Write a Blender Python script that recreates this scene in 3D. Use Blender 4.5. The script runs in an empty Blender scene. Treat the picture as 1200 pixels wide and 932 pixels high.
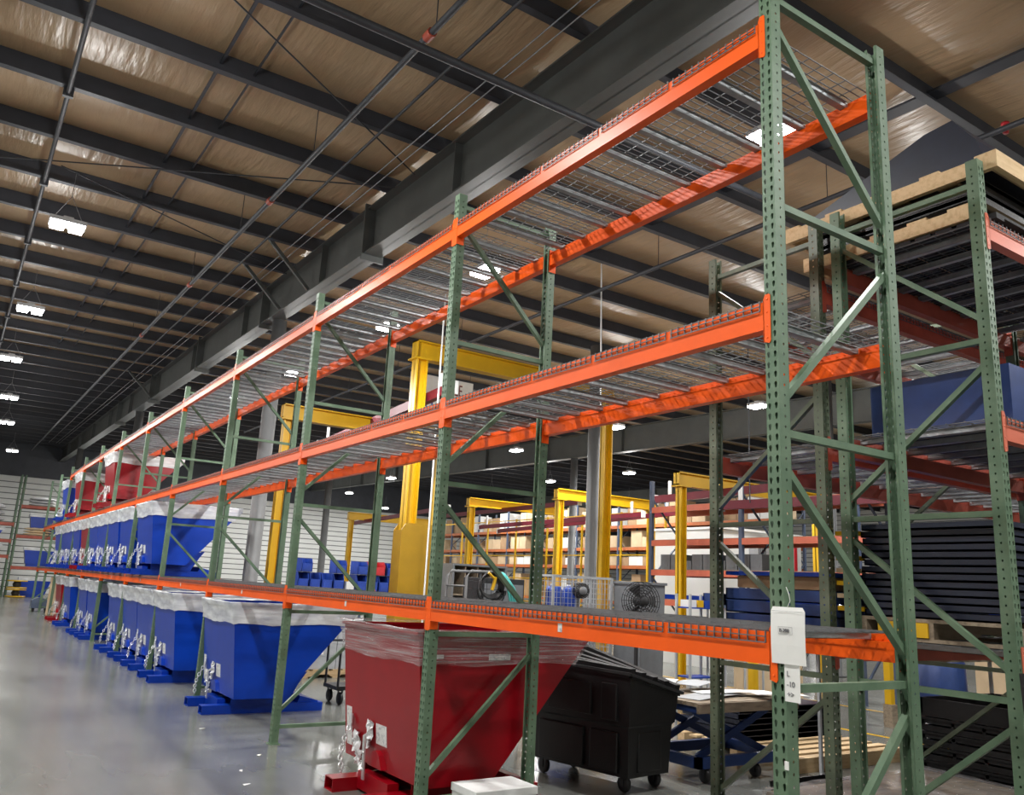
import bpy, bmesh, math, random
from mathutils import Vector, Matrix
random.seed(7)
SC = bpy.context.scene
COL = SC.collection
PI = math.pi

# ------------------------------------------------------------------ camera
CAM_RIGHT = Vector((0.82771432, -0.55892891, 0.04987464))
CAM_UP = Vector((-0.16507978, -0.15758801, 0.9736091))
CAM_FWD = Vector((0.53631863, 0.81410349, 0.22270571))
cam_d = bpy.data.cameras.new('camera')
cam = bpy.data.objects.new('camera', cam_d)
COL.objects.link(cam)
m = Matrix.Identity(4)
for i in range(3):
    m[i][0] = CAM_RIGHT[i]; m[i][1] = CAM_UP[i]; m[i][2] = -CAM_FWD[i]
m[0][3], m[1][3], m[2][3] = -3.1383, -2.475, 1.7243
cam.matrix_world = m
cam_d.sensor_width = 36.0
cam_d.lens = 970.64 * 36.0 / 1200.0
cam_d.clip_start = 0.05
cam_d.clip_end = 300
SC.camera = cam

# ------------------------------------------------------------------ world, exposure
w = bpy.data.worlds.new('world'); SC.world = w
w.use_nodes = True
w.node_tree.nodes['Background'].inputs[0].default_value = (0.75, 0.82, 1.0, 1)
w.node_tree.nodes['Background'].inputs[1].default_value = 0.02
vs = SC.view_settings
vs.view_transform = 'Standard'; vs.look = 'None'; vs.gamma = 1.0; vs.exposure = 0.2
vs.use_curve_mapping = False
LAMP_DOWN = 190.0      # watts of the down-facing area light in every high-bay
LAMP_SIDE = 95.0       # watts of light that leaves the lens sideways
SC.cycles.max_bounces = 7
SC.cycles.diffuse_bounces = 4
SC.cycles.glossy_bounces = 3
SC.cycles.transparent_max_bounces = 24
SC.cycles.sample_clamp_indirect = 4.0
SC.cycles.caustics_reflective = False
SC.cycles.caustics_refractive = False

# ------------------------------------------------------------------ mesh helpers
class MB:
    def __init__(self):
        self.v = []; self.f = []; self.mi = []; self.sm = []
    def add(self, vs_, fs, mi=0, smooth=False):
        o = len(self.v)
        self.v.extend([tuple(p) for p in vs_])
        for f in fs:
            self.f.append([o + i for i in f]); self.mi.append(mi); self.sm.append(smooth)
        return self
    def box(self, x0, x1, y0, y1, z0, z1, mi=0):
        return self.add([(x0, y0, z0), (x1, y0, z0), (x1, y1, z0), (x0, y1, z0), (x0, y0, z1), (x1, y0, z1), (x1, y1, z1), (x0, y1, z1)],
                        [(3, 2, 1, 0), (4, 5, 6, 7), (0, 1, 5, 4), (1, 2, 6, 5), (2, 3, 7, 6), (3, 0, 4, 7)], mi)
    def obox(self, c, ax, ay, az, hx, hy, hz, mi=0):
        c = Vector(c); P = []
        for sz in (-1, 1):
            for sx, sy in ((-1, -1), (1, -1), (1, 1), (-1, 1)):
                P.append(c + ax * (sx * hx) + ay * (sy * hy) + az * (sz * hz))
        return self.add(P, [(3, 2, 1, 0), (4, 5, 6, 7), (0, 1, 5, 4), (1, 2, 6, 5), (2, 3, 7, 6), (3, 0, 4, 7)], mi)
    def bar(self, a, b, wd, ht, up=(0, 0, 1), mi=0):
        a = Vector(a); b = Vector(b); d = (b - a); n = d.length; d.normalize()
        s = d.cross(Vector(up))
        if s.length < 1e-4: s = d.cross(Vector((1, 0, 0)))
        s.normalize(); u = s.cross(d)
        return self.obox((a + b) / 2, d, s, u, n / 2, wd / 2, ht / 2, mi)
    def tube(self, pts, r, n=8, cap=True, mi=0, closed=False, radii=None):
        pts = [Vector(p) for p in pts]; rings = []
        for i, p in enumerate(pts):
            if closed: t = pts[(i + 1) % len(pts)] - pts[i - 1]
            else: t = pts[min(i + 1, len(pts) - 1)] - pts[max(i - 1, 0)]
            t.normalize()
            ref = Vector((0, 0, 1)) if abs(t.z) < 0.9 else Vector((1, 0, 0))
            s = t.cross(ref).normalized(); u = s.cross(t)
            rr = radii[i] if radii else r
            rings.append([p + s * (rr * math.cos(2 * PI * k / n)) + u * (rr * math.sin(2 * PI * k / n)) for k in range(n)])
        V = [q for ring in rings for q in ring]; F = []
        m_ = len(rings)
        for i in range(m_ if closed else m_ - 1):
            j = (i + 1) % m_
            for k in range(n):
                F.append((i * n + k, i * n + (k + 1) % n, j * n + (k + 1) % n, j * n + k))
        self.add(V, F, mi, True)
        if cap and not closed:
            self.add(rings[0], [tuple(reversed(range(n)))], mi); self.add(rings[-1], [tuple(range(n))], mi)
        return self
    def lathe(self, prof, c=(0, 0, 0), n=20, axis='z', mi=0, smooth=True):
        V = []; F = []
        for (r, z) in prof:
            for k in range(n):
                a = 2 * PI * k / n; x, y = r * math.cos(a), r * math.sin(a)
                if axis == 'z': q = (x, y, z)
                elif axis == 'x': q = (z, x, y)
                else: q = (x, z, y)
                V.append((c[0] + q[0], c[1] + q[1], c[2] + q[2]))
        for i in range(len(prof) - 1):
            for k in range(n):
                F.append((i * n + k, i * n + (k + 1) % n, (i + 1) * n + (k + 1) % n, (i + 1) * n + k))
        return self.add(V, F, mi, smooth)
    def prism(self, poly, a0, a1, axis='y', mi=0):
        """poly in the plane normal to axis, extruded a0..a1"""
        def q(p, t):
            if axis == 'y': return (p[0], t, p[1])
            if axis == 'x': return (t, p[0], p[1])
            return (p[0], p[1], t)
        n = len(poly)
        V = [q(p, a0) for p in poly] + [q(p, a1) for p in poly]
        F = [tuple(range(n)), tuple(reversed(range(n, 2 * n)))]
        for i in range(n):
            j = (i + 1) % n; F.append((i, i + n, j + n, j))
        return self.add(V, F, mi)
    def mesh(self, name, mats):
        me = bpy.data.meshes.new(name)
        me.from_pydata(self.v, [], self.f)
        for mm in (mats if isinstance(mats, (list, tuple)) else [mats]): me.materials.append(mm)
        me.polygons.foreach_set('material_index', self.mi)
        me.polygons.foreach_set('use_smooth', self.sm)
        bm = bmesh.new(); bm.from_mesh(me)
        bmesh.ops.recalc_face_normals(bm, faces=bm.faces)
        bm.to_mesh(me); bm.free()
        me.update()
        return me

def obj(name, mb, mats, parent=None, loc=(0, 0, 0), rot=(0, 0, 0), bevel=0):
    me = mb if isinstance(mb, bpy.types.Mesh) else mb.mesh(name, mats)
    o = bpy.data.objects.new(name, me); COL.objects.link(o)
    o.location = loc; o.rotation_euler = rot
    if parent: o.parent = parent
    if bevel:
        md = o.modifiers.new('bevel', 'BEVEL'); md.width = bevel; md.segments = 2; md.limit_method = 'ANGLE'
    return o
def tag(o, label, cat, group=None, kind=None):
    if label: o['label'] = label
    if cat: o['category'] = cat
    if group: o['group'] = group
    if kind: o['kind'] = kind
    return o
def thing(name, label, cat, loc=(0, 0, 0), rz=0, group=None):
    o = bpy.data.objects.new(name, None); COL.objects.link(o)
    o.location = loc; o.rotation_euler = (0, 0, rz); o.empty_display_size = 0.2
    return tag(o, label, cat, group)
def struct(name, mb, mats, parent=None, **k):
    o = obj(name, mb, mats, parent, **k)
    if not parent: o['kind'] = 'structure'
    return o
KIDS = {}
def dup(root, loc, rz=None, label=None, group=None):
    def cp(o, par):
        c = o.copy(); COL.objects.link(c); c.parent = par
        for ch in list(o.children): cp(ch, c)
        return c
    r = cp(root, None); r.location = loc
    if rz is not None: r.rotation_euler = (0, 0, rz)
    if label: r['label'] = label
    if group: r['group'] = group
    return r

# ------------------------------------------------------------------ materials
def mat(name, col, rough=0.5, metal=0.0, var=0.12, scale=6.0, bump=0.0, bscale=40.0, col2=None, spec=0.5, coat=0.0, stretch=None, alpha=None, c2fac=(0.45, 0.7), emit=None):
    M_ = bpy.data.materials.new(name); M_.use_nodes = True
    nt = M_.node_tree; N = nt.nodes; LK = nt.links
    b = N['Principled BSDF']
    b.inputs['Roughness'].default_value = rough; b.inputs['Metallic'].default_value = metal
    b.inputs['Specular IOR Level'].default_value = spec
    b.inputs['Coat Weight'].default_value = coat; b.inputs['Coat Roughness'].default_value = 0.12
    tc = N.new('ShaderNodeTexCoord'); src = tc.outputs['Object']
    if stretch:
        mp = N.new('ShaderNodeMapping'); mp.inputs['Scale'].default_value = stretch
        LK.new(src, mp.inputs[0]); src = mp.outputs[0]
    nz = N.new('ShaderNodeTexNoise'); nz.inputs['Scale'].default_value = scale; nz.inputs['Detail'].default_value = 5
    nz.inputs['Roughness'].default_value = 0.62
    LK.new(src, nz.inputs['Vector'])
    cr = N.new('ShaderNodeValToRGB')
    c = Vector(col)
    if col2 is None:
        cr.color_ramp.elements[0].position = 0.3; cr.color_ramp.elements[1].position = 0.7
        a_ = [max(0, x * (1 - var)) for x in c]; b_ = [min(1, x * (1 + var)) for x in c]
    else:
        cr.color_ramp.elements[0].position, cr.color_ramp.elements[1].position = c2fac
        a_, b_ = list(c), list(col2)
    cr.color_ramp.elements[0].color = (*a_, 1); cr.color_ramp.elements[1].color = (*b_, 1)
    LK.new(nz.outputs[0], cr.inputs[0]); LK.new(cr.outputs[0], b.inputs['Base Color'])
    if bump:
        n2 = N.new('ShaderNodeTexNoise'); n2.inputs['Scale'].default_value = bscale; n2.inputs['Detail'].default_value = 3
        LK.new(src, n2.inputs['Vector'])
        bp = N.new('ShaderNodeBump'); bp.inputs['Strength'].default_value = bump; bp.inputs['Distance'].default_value = 0.02
        LK.new(n2.outputs[0], bp.inputs['Height']); LK.new(bp.outputs[0], b.inputs['Normal'])
    if emit:
        b.inputs['Emission Color'].default_value = (*emit[0], 1); b.inputs['Emission Strength'].default_value = emit[1]
    if alpha is not None:
        if isinstance(alpha, (int, float)): b.inputs['Alpha'].default_value = alpha
        else:
            n3 = N.new('ShaderNodeTexNoise'); n3.inputs['Scale'].default_value = alpha[2]; n3.inputs['Detail'].default_value = 4
            LK.new(src, n3.inputs['Vector'])
            mr = N.new('ShaderNodeMapRange'); mr.inputs['From Min'].default_value = 0.35; mr.inputs['From Max'].default_value = 0.68
            mr.inputs['To Min'].default_value = alpha[0]; mr.inputs['To Max'].default_value = alpha[1]
            LK.new(n3.outputs[0], mr.inputs[0]); LK.new(mr.outputs[0], b.inputs['Alpha'])
    return M_

MT = {}
MT['orange'] = mat('orange_beam_paint', (0.88, 0.108, 0.006), 0.38, var=0.1, scale=2.0, spec=0.28)
MT['oldred'] = mat('faded_red_beam_paint', (0.33, 0.055, 0.03), 0.5, col2=(0.45, 0.085, 0.05), scale=3)
MT['farorange'] = mat('dull_orange_beam', (0.50, 0.14, 0.04), 0.5)
MT['salmon'] = mat('salmon_beam_paint', (0.62, 0.15, 0.085), 0.45, scale=3)
MT['green'] = mat('green_upright_paint', (0.085, 0.150, 0.088), 0.5, col2=(0.145, 0.215, 0.135), scale=5, c2fac=(0.4, 0.75))
MT['olive'] = mat('olive_upright_paint', (0.085, 0.115, 0.072), 0.45, col2=(0.14, 0.165, 0.11), scale=5)
MT['galv'] = mat('galvanised_wire', (0.14, 0.145, 0.15), 0.5, 0.3, var=0.2, scale=12)
MT['chan'] = mat('galvanised_channel', (0.33, 0.35, 0.36), 0.42, 0.5, var=0.25, scale=9)
MT['purlin'] = mat('dark_purlin_primer', (0.040, 0.044, 0.056), 0.55, var=0.2, scale=2)
MT['girder'] = mat('grey_girder_primer', (0.088, 0.094, 0.090), 0.55, var=0.15, scale=1.5)
MT['column'] = mat('grey_column_paint_groove_shade', (0.11, 0.113, 0.115), 0.55, var=0.12, scale=2)
MT['pipe'] = mat('dark_pipe', (0.035, 0.038, 0.046), 0.55, var=0.2)
MT['conduit'] = mat('conduit_steel', (0.30, 0.31, 0.33), 0.35, 0.7)
MT['blue'] = mat('blue_hopper_paint', (0.001, 0.038, 0.36), 0.3, var=0.10, scale=2.5, spec=0.38)
MT['red'] = mat('red_hopper_paint', (0.27, 0.001, 0.007), 0.3, var=0.10, scale=2.5, spec=0.38)
MT['chain'] = mat('zinc_chain', (0.72, 0.73, 0.74), 0.3, 0.75, var=0.1, scale=30)
MT['label'] = mat('white_sticker', (0.72, 0.72, 0.70), 0.55, col2=(0.42, 0.43, 0.45), scale=45, c2fac=(0.5, 0.62))
MT['pouch'] = mat('crumpled_white_film', (0.75, 0.76, 0.77), 0.3, var=0.1, scale=30, bump=0.6, bscale=60)
MT['paper'] = mat('white_paper', (0.80, 0.80, 0.77), 0.7, var=0.03, scale=8)
MT['ink'] = mat('faded_ink', (0.20, 0.20, 0.21), 0.8)
MT['film'] = mat('stretch_film', (0.84, 0.86, 0.87), 0.28, var=0.03, stretch=(1.0, 1.0, 4), scale=3, alpha=(0.55, 0.96, 2.2), bump=0.3, bscale=4)
MT['film_clear'] = mat('stretch_film_thin', (0.66, 0.64, 0.65), 0.2, var=0.04, stretch=(0.5, 0.5, 24), scale=4, alpha=(0.08, 0.50, 3.0), bump=0.3, bscale=5)
MT['blackpl'] = mat('black_plastic', (0.010, 0.010, 0.011), 0.42, var=0.15, scale=3, bump=0.08, bscale=60)
MT['blackfilm'] = mat('black_film', (0.02, 0.02, 0.022), 0.16, bump=0.6, bscale=12, alpha=(0.7, 1.0, 3.0))
MT['blacklid'] = mat('matt_black_lid', (0.012, 0.012, 0.013), 0.55, spec=0.25)
MT['greylid'] = mat('dark_grey_lid', (0.035, 0.036, 0.037), 0.5, spec=0.3)  # lid sheet, a little greyer than its ribs
MT['blackgl'] = mat('black_rubber', (0.015, 0.015, 0.016), 0.5)
MT['navy'] = mat('navy_sheet_paint', (0.010, 0.014, 0.030), 0.38, var=0.2)
MT['navybl'] = mat('navy_blue_paint', (0.016, 0.042, 0.16), 0.4, var=0.15)
MT['royal'] = mat('royal_blue_plastic', (0.012, 0.055, 0.36), 0.45, var=0.2, scale=3)
MT['redpl'] = mat('red_plastic', (0.55, 0.02, 0.03), 0.45)
MT['yellow'] = mat('yellow_crane_paint', (0.68, 0.40, 0.006), 0.42, var=0.06, scale=2)
MT['yellow2'] = mat('ochre_post_paint', (0.38, 0.215, 0.006), 0.45, var=0.1, scale=2)
MT['maroon'] = mat('maroon_rail_paint', (0.13, 0.004, 0.016), 0.5, var=0.1)
MT['wood'] = mat('pine_board', (0.66, 0.48, 0.27), 0.65, col2=(0.45, 0.28, 0.13), stretch=(2, 14, 14), scale=2.0, c2fac=(0.45, 0.8))
MT['woodold'] = mat('weathered_pallet_wood', (0.30, 0.24, 0.17), 0.75, col2=(0.17, 0.13, 0.09), stretch=(2, 10, 10), scale=2.5)
MT['card'] = mat('brown_cardboard', (0.42, 0.27, 0.15), 0.75, var=0.15, scale=2)
MT['cardl'] = mat('pale_cardboard', (0.62, 0.47, 0.30), 0.75, var=0.12, scale=2)
MT['white'] = mat('white_plastic', (0.80, 0.81, 0.80), 0.5, var=0.04)
MT['whitewall'] = mat('white_panel_paint', (0.72, 0.73, 0.71), 0.5, var=0.04, scale=1)
MT['grey'] = mat('grey_plastic', (0.17, 0.18, 0.19), 0.5)
MT['greyl'] = mat('light_grey_paint', (0.42, 0.44, 0.46), 0.5)
MT['steelpost'] = mat('blue_grey_post_paint', (0.075, 0.10, 0.16), 0.45)
MT['teal'] = mat('teal_hose', (0.10, 0.52, 0.48), 0.45)
MT['dark'] = mat('dark_interior', (0.02, 0.02, 0.022), 0.7)
MT['bundle'] = mat('grey_wrapped_bundle', (0.55, 0.55, 0.57), 0.55, var=0.2, scale=3, bump=0.5, bscale=8)
MT['housing'] = mat('lamp_housing', (0.55, 0.56, 0.57), 0.4)
MT['lens'] = mat('lamp_lens', (0.9, 0.9, 0.9), 0.4, emit=((0.96, 0.98, 1.0), 26.0))
MT['lens'].cycles.emission_sampling = 'NONE'
MT['insul'] = None

def insul_mat():
    M_ = bpy.data.materials.new('tan_vinyl_insulation'); M_.use_nodes = True
    nt = M_.node_tree; N = nt.nodes; LK = nt.links; b = N['Principled BSDF']
    b.inputs['Roughness'].default_value = 0.34
    tc = N.new('ShaderNodeTexCoord')
    nz = N.new('ShaderNodeTexNoise'); nz.inputs['Scale'].default_value = 0.9; nz.inputs['Detail'].default_value = 6
    LK.new(tc.outputs['Object'], nz.inputs['Vector'])
    cr = N.new('ShaderNodeValToRGB'); cr.color_ramp.elements[0].position = 0.3; cr.color_ramp.elements[1].position = 0.75
    cr.color_ramp.elements[0].color = (0.38, 0.265, 0.155, 1); cr.color_ramp.elements[1].color = (0.55, 0.395, 0.245, 1)
    LK.new(nz.outputs[0], cr.inputs[0]); LK.new(cr.outputs[0], b.inputs['Base Color'])
    mp = N.new('ShaderNodeMapping'); mp.inputs['Scale'].default_value = (9, 1.2, 1)
    LK.new(tc.outputs['Object'], mp.inputs[0])
    n2 = N.new('ShaderNodeTexNoise'); n2.inputs['Scale'].default_value = 1.0; n2.inputs['Detail'].default_value = 4
    LK.new(mp.outputs[0], n2.inputs['Vector'])
    bp = N.new('ShaderNodeBump'); bp.inputs['Strength'].default_value = 0.5; bp.inputs['Distance'].default_value = 0.05
    LK.new(n2.outputs[0], bp.inputs['Height']); LK.new(bp.outputs[0], b.inputs['Normal'])
    return M_
MT['insul'] = insul_mat()

def floor_mat():
    M_ = bpy.data.materials.new('polished_concrete'); M_.use_nodes = True
    nt = M_.node_tree; N = nt.nodes; LK = nt.links; b = N['Principled BSDF']
    tc = N.new('ShaderNodeTexCoord')
    nz = N.new('ShaderNodeTexNoise'); nz.inputs['Scale'].default_value = 0.35; nz.inputs['Detail'].default_value = 3; nz.inputs['Roughness'].default_value = 0.5
    LK.new(tc.outputs['Object'], nz.inputs['Vector'])
    mp = N.new('ShaderNodeMapping'); mp.inputs['Scale'].default_value = (2.2, 0.5, 1); mp.inputs['Rotation'].default_value = (0, 0, -0.5)
    LK.new(tc.outputs['Object'], mp.inputs[0])
    n2 = N.new('ShaderNodeTexNoise'); n2.inputs['Scale'].default_value = 0.8; n2.inputs['Detail'].default_value = 4; n2.inputs['Roughness'].default_value = 0.5
    LK.new(mp.outputs[0], n2.inputs['Vector'])
    mx = N.new('ShaderNodeMix'); mx.data_type = 'FLOAT'; mx.inputs[0].default_value = 0.5
    LK.new(nz.outputs[0], mx.inputs[2]); LK.new(n2.outputs[0], mx.inputs[3])
    cr = N.new('ShaderNodeValToRGB')
    e = cr.color_ramp.elements
    e[0].position = 0.32; e[0].color = (0.12, 0.126, 0.116, 1)
    e[1].position = 0.68; e[1].color = (0.195, 0.20, 0.182, 1)
    LK.new(mx.outputs[0], cr.inputs[0]); LK.new(cr.outputs[0], b.inputs['Base Color'])
    rr = N.new('ShaderNodeMapRange'); rr.inputs['To Min'].default_value = 0.13; rr.inputs['To Max'].default_value = 0.30
    LK.new(n2.outputs[0], rr.inputs[0]); LK.new(rr.outputs[0], b.inputs['Roughness'])
    b.inputs['Specular IOR Level'].default_value = 0.7
    return M_
MT['floor'] = floor_mat()

# ------------------------------------------------------------------ setting
X0, X1, Y0, Y1 = -14.0, 50.0, -9.0, 54.0
struct('floor', MB().box(X0, X1, Y0, Y1, -0.2, 0.0), MT['floor'])
def roof_z(y): return 7.42 + 0.02 * y          # underside of the purlins
PUR = [8.6 + 1.61 * k for k in range(-10, 29)]
# insulation draped between the purlins
mbs = MB()
ys = []
for a, b in zip(PUR[:-1], PUR[1:]):
    for s in range(6):
        t = s / 6.0; ys.append((a + (b - a) * t, -0.055 * math.sin(PI * t) ))
ys.append((PUR[-1], 0))
xs = [X0 + (X1 - X0) * i / 16 for i in range(17)]
V = [(x, y, roof_z(y) + 0.285 + s) for (y, s) in ys for x in xs] 
F = [(j * 17 + i, j * 17 + i + 1, (j + 1) * 17 + i + 1, (j + 1) * 17 + i) for j in range(len(ys) - 1) for i in range(16)]
mbs.add(V, F, 0, True)
n0 = len(V)
mbs.add([(X0, PUR[0], roof_z(PUR[0]) + .4), (X1, PUR[0], roof_z(PUR[0]) + .4), (X1, PUR[-1], roof_z(PUR[-1]) + .4), (X0, PUR[-1], roof_z(PUR[-1]) + .4)], [(0, 1, 2, 3)])
me = bpy.data.meshes.new('ceiling'); me.from_pydata(mbs.v, [], mbs.f); me.materials.append(MT['insul'])
me.polygons.foreach_set('use_smooth', [True] * len(me.polygons)); me.update()
ceiling = obj('ceiling', me, None); ceiling['kind'] = 'structure'
pm = MB().box(X0, X1, -0.004, 0.004, 0.0, 0.28).box(X0, X1, -0.10, 0.0, 0.0, 0.006).box(X0, X1, -0.10, -0.094, 0.0, 0.025).box(X0, X1, 0.0, 0.10, 0.272, 0.28).mesh('purlin', MT['purlin'])
for y in PUR: obj('purlin', pm, None, ceiling, (0, y, roof_z(y)))
def girder(xg, ya, yb, depth=0.80, wd=0.30):
    mb = MB()
    for (o, h, ww) in ((0, 0.025, wd), (depth - 0.025, 0.025, wd)):
        V = []
        for y in (ya, yb):
            z = roof_z(y) - depth + o
            V += [(xg - ww / 2, y, z), (xg + ww / 2, y, z), (xg + ww / 2, y, z + h), (xg - ww / 2, y, z + h)]
        mb.add(V, [(0, 1, 2, 3), (4, 7, 6, 5), (0, 4, 5, 1), (1, 5, 6, 2), (2, 6, 7, 3), (3, 7, 4, 0)])
    V = []
    for y in (ya, yb):
        z = roof_z(y) - depth
        V += [(xg - 0.012, y, z), (xg + 0.012, y, z), (xg + 0.012, y, z + depth), (xg - 0.012, y, z + depth)]
    mb.add(V, [(0, 1, 2, 3), (4, 7, 6, 5), (0, 4, 5, 1), (1, 5, 6, 2), (2, 6, 7, 3), (3, 7, 4, 0)])
    g = obj('roof_girder', mb, MT['girder'], ceiling)
    y = ya + 1.0
    while y < yb:
        z = roof_z(y) - depth
        obj('stiffener', MB().box(xg - wd / 2 + .02, xg + wd / 2 - .02, y, y + 0.014, z + 0.02, z + depth - 0.02), MT['girder'], g)
        y += 4.83
    return g
GX = 1.78
g1 = girder(GX, Y0, Y1)
g2 = girder(17.5, Y0, Y1, 0.95, 0.3)
g3 = girder(33.0, Y0, Y1, 0.95, 0.3)
# splice plates seen from the aisle and diagonal flange braces to the purlins
for yj in (9.3, 14.6, 20.2, 26.5, 33.0):
    z = roof_z(yj) - 0.80
    obj('splice_plate', MB().box(GX - 0.19, GX + 0.19, yj - 0.02, yj + 0.02, z - 0.10, z + 0.86), MT['girder'], ceiling)
for k in (5, 8, 12, 13, 17, 21):
    y = PUR[k] + 0.05
    z = roof_z(y)
    for sx in ((-1, 1) if k in (12, 13, 21) else (1,)):
        obj('flange_brace', MB().bar((GX + sx * 0.13, y, z - 0.74), (GX + sx * 0.95, y, z + 0.05), 0.06, 0.06), MT['girder'], ceiling)
def column(x, y, ztop, r, cap=True, mt='column'):
    mb = MB().lathe([(0, 0), (r + .1, 0), (r + .1, .02), (r, .02), (r, ztop), (0, ztop)], (x, y, 0), 24)
    return struct('column', mb, MT[mt])
column(GX + .1, 14.1, roof_z(14.1) - 0.80, 0.145)
column(GX + .1, 29.5, roof_z(29.5) - 0.80, 0.145)
column(GX, 45.0, roof_z(45) - 0.80, 0.145)
column(9.33, 12.78, 7.6, 0.145)
column(17.5, 24, roof_z(24) - .95, 0.145); column(17.5, 39, roof_z(39) - .95, 0.145)
column(12.4, 37.5, 8.1, 0.17)
column(15.3, 10.6, 7.5, 0.16)
# long members between the purlins (bridging) and hanger straps
for (x, ya, yb, wdt) in ((2.75, -8, 52, 0.16), (5.6, -8, 52, 0.2), (-1.35, -8, 52, 0.035), (-0.95, -8, 52, 0.02)):
    for a, b in zip(PUR[:-1], PUR[1:]):
        if a > 24: break
        obj('bridging', MB().add([(x - wdt / 2, a + .01, roof_z(a) + .13), (x + wdt / 2, a + .01, roof_z(a) + .13), (x + wdt / 2, b - .01, roof_z(b) + .13), (x - wdt / 2, b - .01, roof_z(b) + .13),
                            (x - wdt / 2, a + .01, roof_z(a) + .16), (x + wdt / 2, a + .01, roof_z(a) + .16), (x + wdt / 2, b - .01, roof_z(b) + .16), (x - wdt / 2, b - .01, roof_z(b) + .16)],
                           [(3, 2, 1, 0), (4, 5, 6, 7), (0, 1, 5, 4), (1, 2, 6, 5), (2, 3, 7, 6), (3, 0, 4, 7)]), MT['purlin'], ceiling)

# walls: horizontal white siding, one mesh of ledges per wall
def siding(name, a, b, z0, z1, pitch=0.33, mt='whitewall'):
    a = Vector(a); b = Vector(b); d = (b - a).normalized(); nrm = Vector((d.y, -d.x, 0))
    mb = MB(); n = int((z1 - z0) / pitch)
    V = []; F = []; G = []
    for i in range(n):
        zA, zB = z0 + i * pitch, z0 + (i + 1) * pitch
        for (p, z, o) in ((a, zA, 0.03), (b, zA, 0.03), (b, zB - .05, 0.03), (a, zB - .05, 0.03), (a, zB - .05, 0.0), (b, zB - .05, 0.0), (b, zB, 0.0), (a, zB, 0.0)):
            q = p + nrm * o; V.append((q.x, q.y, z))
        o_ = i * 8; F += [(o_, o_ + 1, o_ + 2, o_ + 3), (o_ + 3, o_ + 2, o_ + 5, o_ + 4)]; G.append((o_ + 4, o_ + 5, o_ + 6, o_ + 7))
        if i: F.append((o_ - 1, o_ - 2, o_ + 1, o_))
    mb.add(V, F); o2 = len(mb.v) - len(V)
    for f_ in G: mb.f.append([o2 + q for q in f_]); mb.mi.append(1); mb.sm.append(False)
    p0 = a - nrm * .06; p1 = b - nrm * .06
    mb.add([(a.x, a.y, z0), (b.x, b.y, z0), (b.x, b.y, z1), (a.x, a.y, z1), (p0.x, p0.y, z0), (p1.x, p1.y, z0), (p1.x, p1.y, z1), (p0.x, p0.y, z1)], [(4, 7, 6, 5)])
    return struct(name, mb, [MT[mt], MT['column']])  # second slot: darker grey painted into the grooves as their shadow
siding('wall_back', (X0, Y1 - .1, 0), (X1, Y1 - .1, 0), 0, 6.6)
struct('wall_back_upper', MB().box(X0, X1, Y1 - .1, Y1 + .1, 6.6, 8.8), MT['purlin'])
siding('wall_right', (X1 - .1, Y1, 0), (X1 - .1, Y0, 0), 0, 8.5)
siding('wall_left', (X0 + .1, Y0, 0), (X0 + .1, Y1, 0), 0, 7.9)
siding('wall_front', (X1, Y0 + .1, 0), (X0, Y0 + .1, 0), 0, 7.3)

# ------------------------------------------------------------------ pallet racks
W = 0.0762
PITCH = 0.0508
def sheet_holes(mb, org, sdir, nrm, width, z0, z1, cols, hw, hh, th=0.0028, tear=False):
    """a strip of sheet metal with a regular row of real holes; cols = hole centre positions across"""
    org = Vector(org); sdir = Vector(sdir); nrm = Vector(nrm)
    n = int((z1 - z0) / PITCH)
    bnds = [0.0] + [(cols[i] + cols[i + 1]) / 2 for i in range(len(cols) - 1)] + [width]
    def P(s, z, k): 
        q = org + sdir * s - nrm * (th * k); return (q.x, q.y, q.z + z)
    if tear: hp = [(0, 1), (0.75, 0.72), (1, 0.25), (0.72, -0.25), (0.42, -1), (-0.42, -1), (-0.72, -0.25), (-1, 0.25), (-0.75, 0.72)]
    else: hp = [(math.sin(2 * PI * k / 8), math.cos(2 * PI * k / 8)) for k in range(8)]
    for i in range(n):
        za = z0 + i * PITCH; zb = za + PITCH; zc = (za + zb) / 2
        for c, cx in enumerate(cols):
            s0, s1 = bnds[c], bnds[c + 1]
            out = [(cx, zb), (s1, zb), (s1, zc), (s1, za), (cx, za), (s0, za), (s0, zc), (s0, zb)]
            if tear: out = [(cx, zb), (s1, zb), (s1, zc + .004), (s1, zc - .008), (s1, za), (s0, za), (s0, zc - .008), (s0, zc + .004), (s0, zb)]
            m_ = len(out)
            V = []
            for k in (0, 1):
                V += [P(s, z, k) for (s, z) in out] + [P(cx + a * hw, zc + b * hh, k) for (a, b) in hp]
            F = []
            for j in range(m_):
                j2 = (j + 1) % m_
                F.append((j, j2, m_ + j2, m_ + j))
                F.append((2 * m_ + j, 3 * m_ + j, 3 * m_ + j2, 2 * m_ + j2))
                F.append((m_ + j, m_ + j2, 3 * m_ + j2, 3 * m_ + j))
            mb.add(V, F)
    zt = z0 + n * PITCH
    if z1 - zt > 1e-4:
        V = [P(0, zt, 0), P(width, zt, 0), P(width, z1, 0), P(0, z1, 0), P(0, zt, 1), P(width, zt, 1), P(width, z1, 1), P(0, z1, 1)]
        mb.add(V, [(0, 1, 2, 3), (4, 7, 6, 5), (3, 2, 6, 7)])

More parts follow.
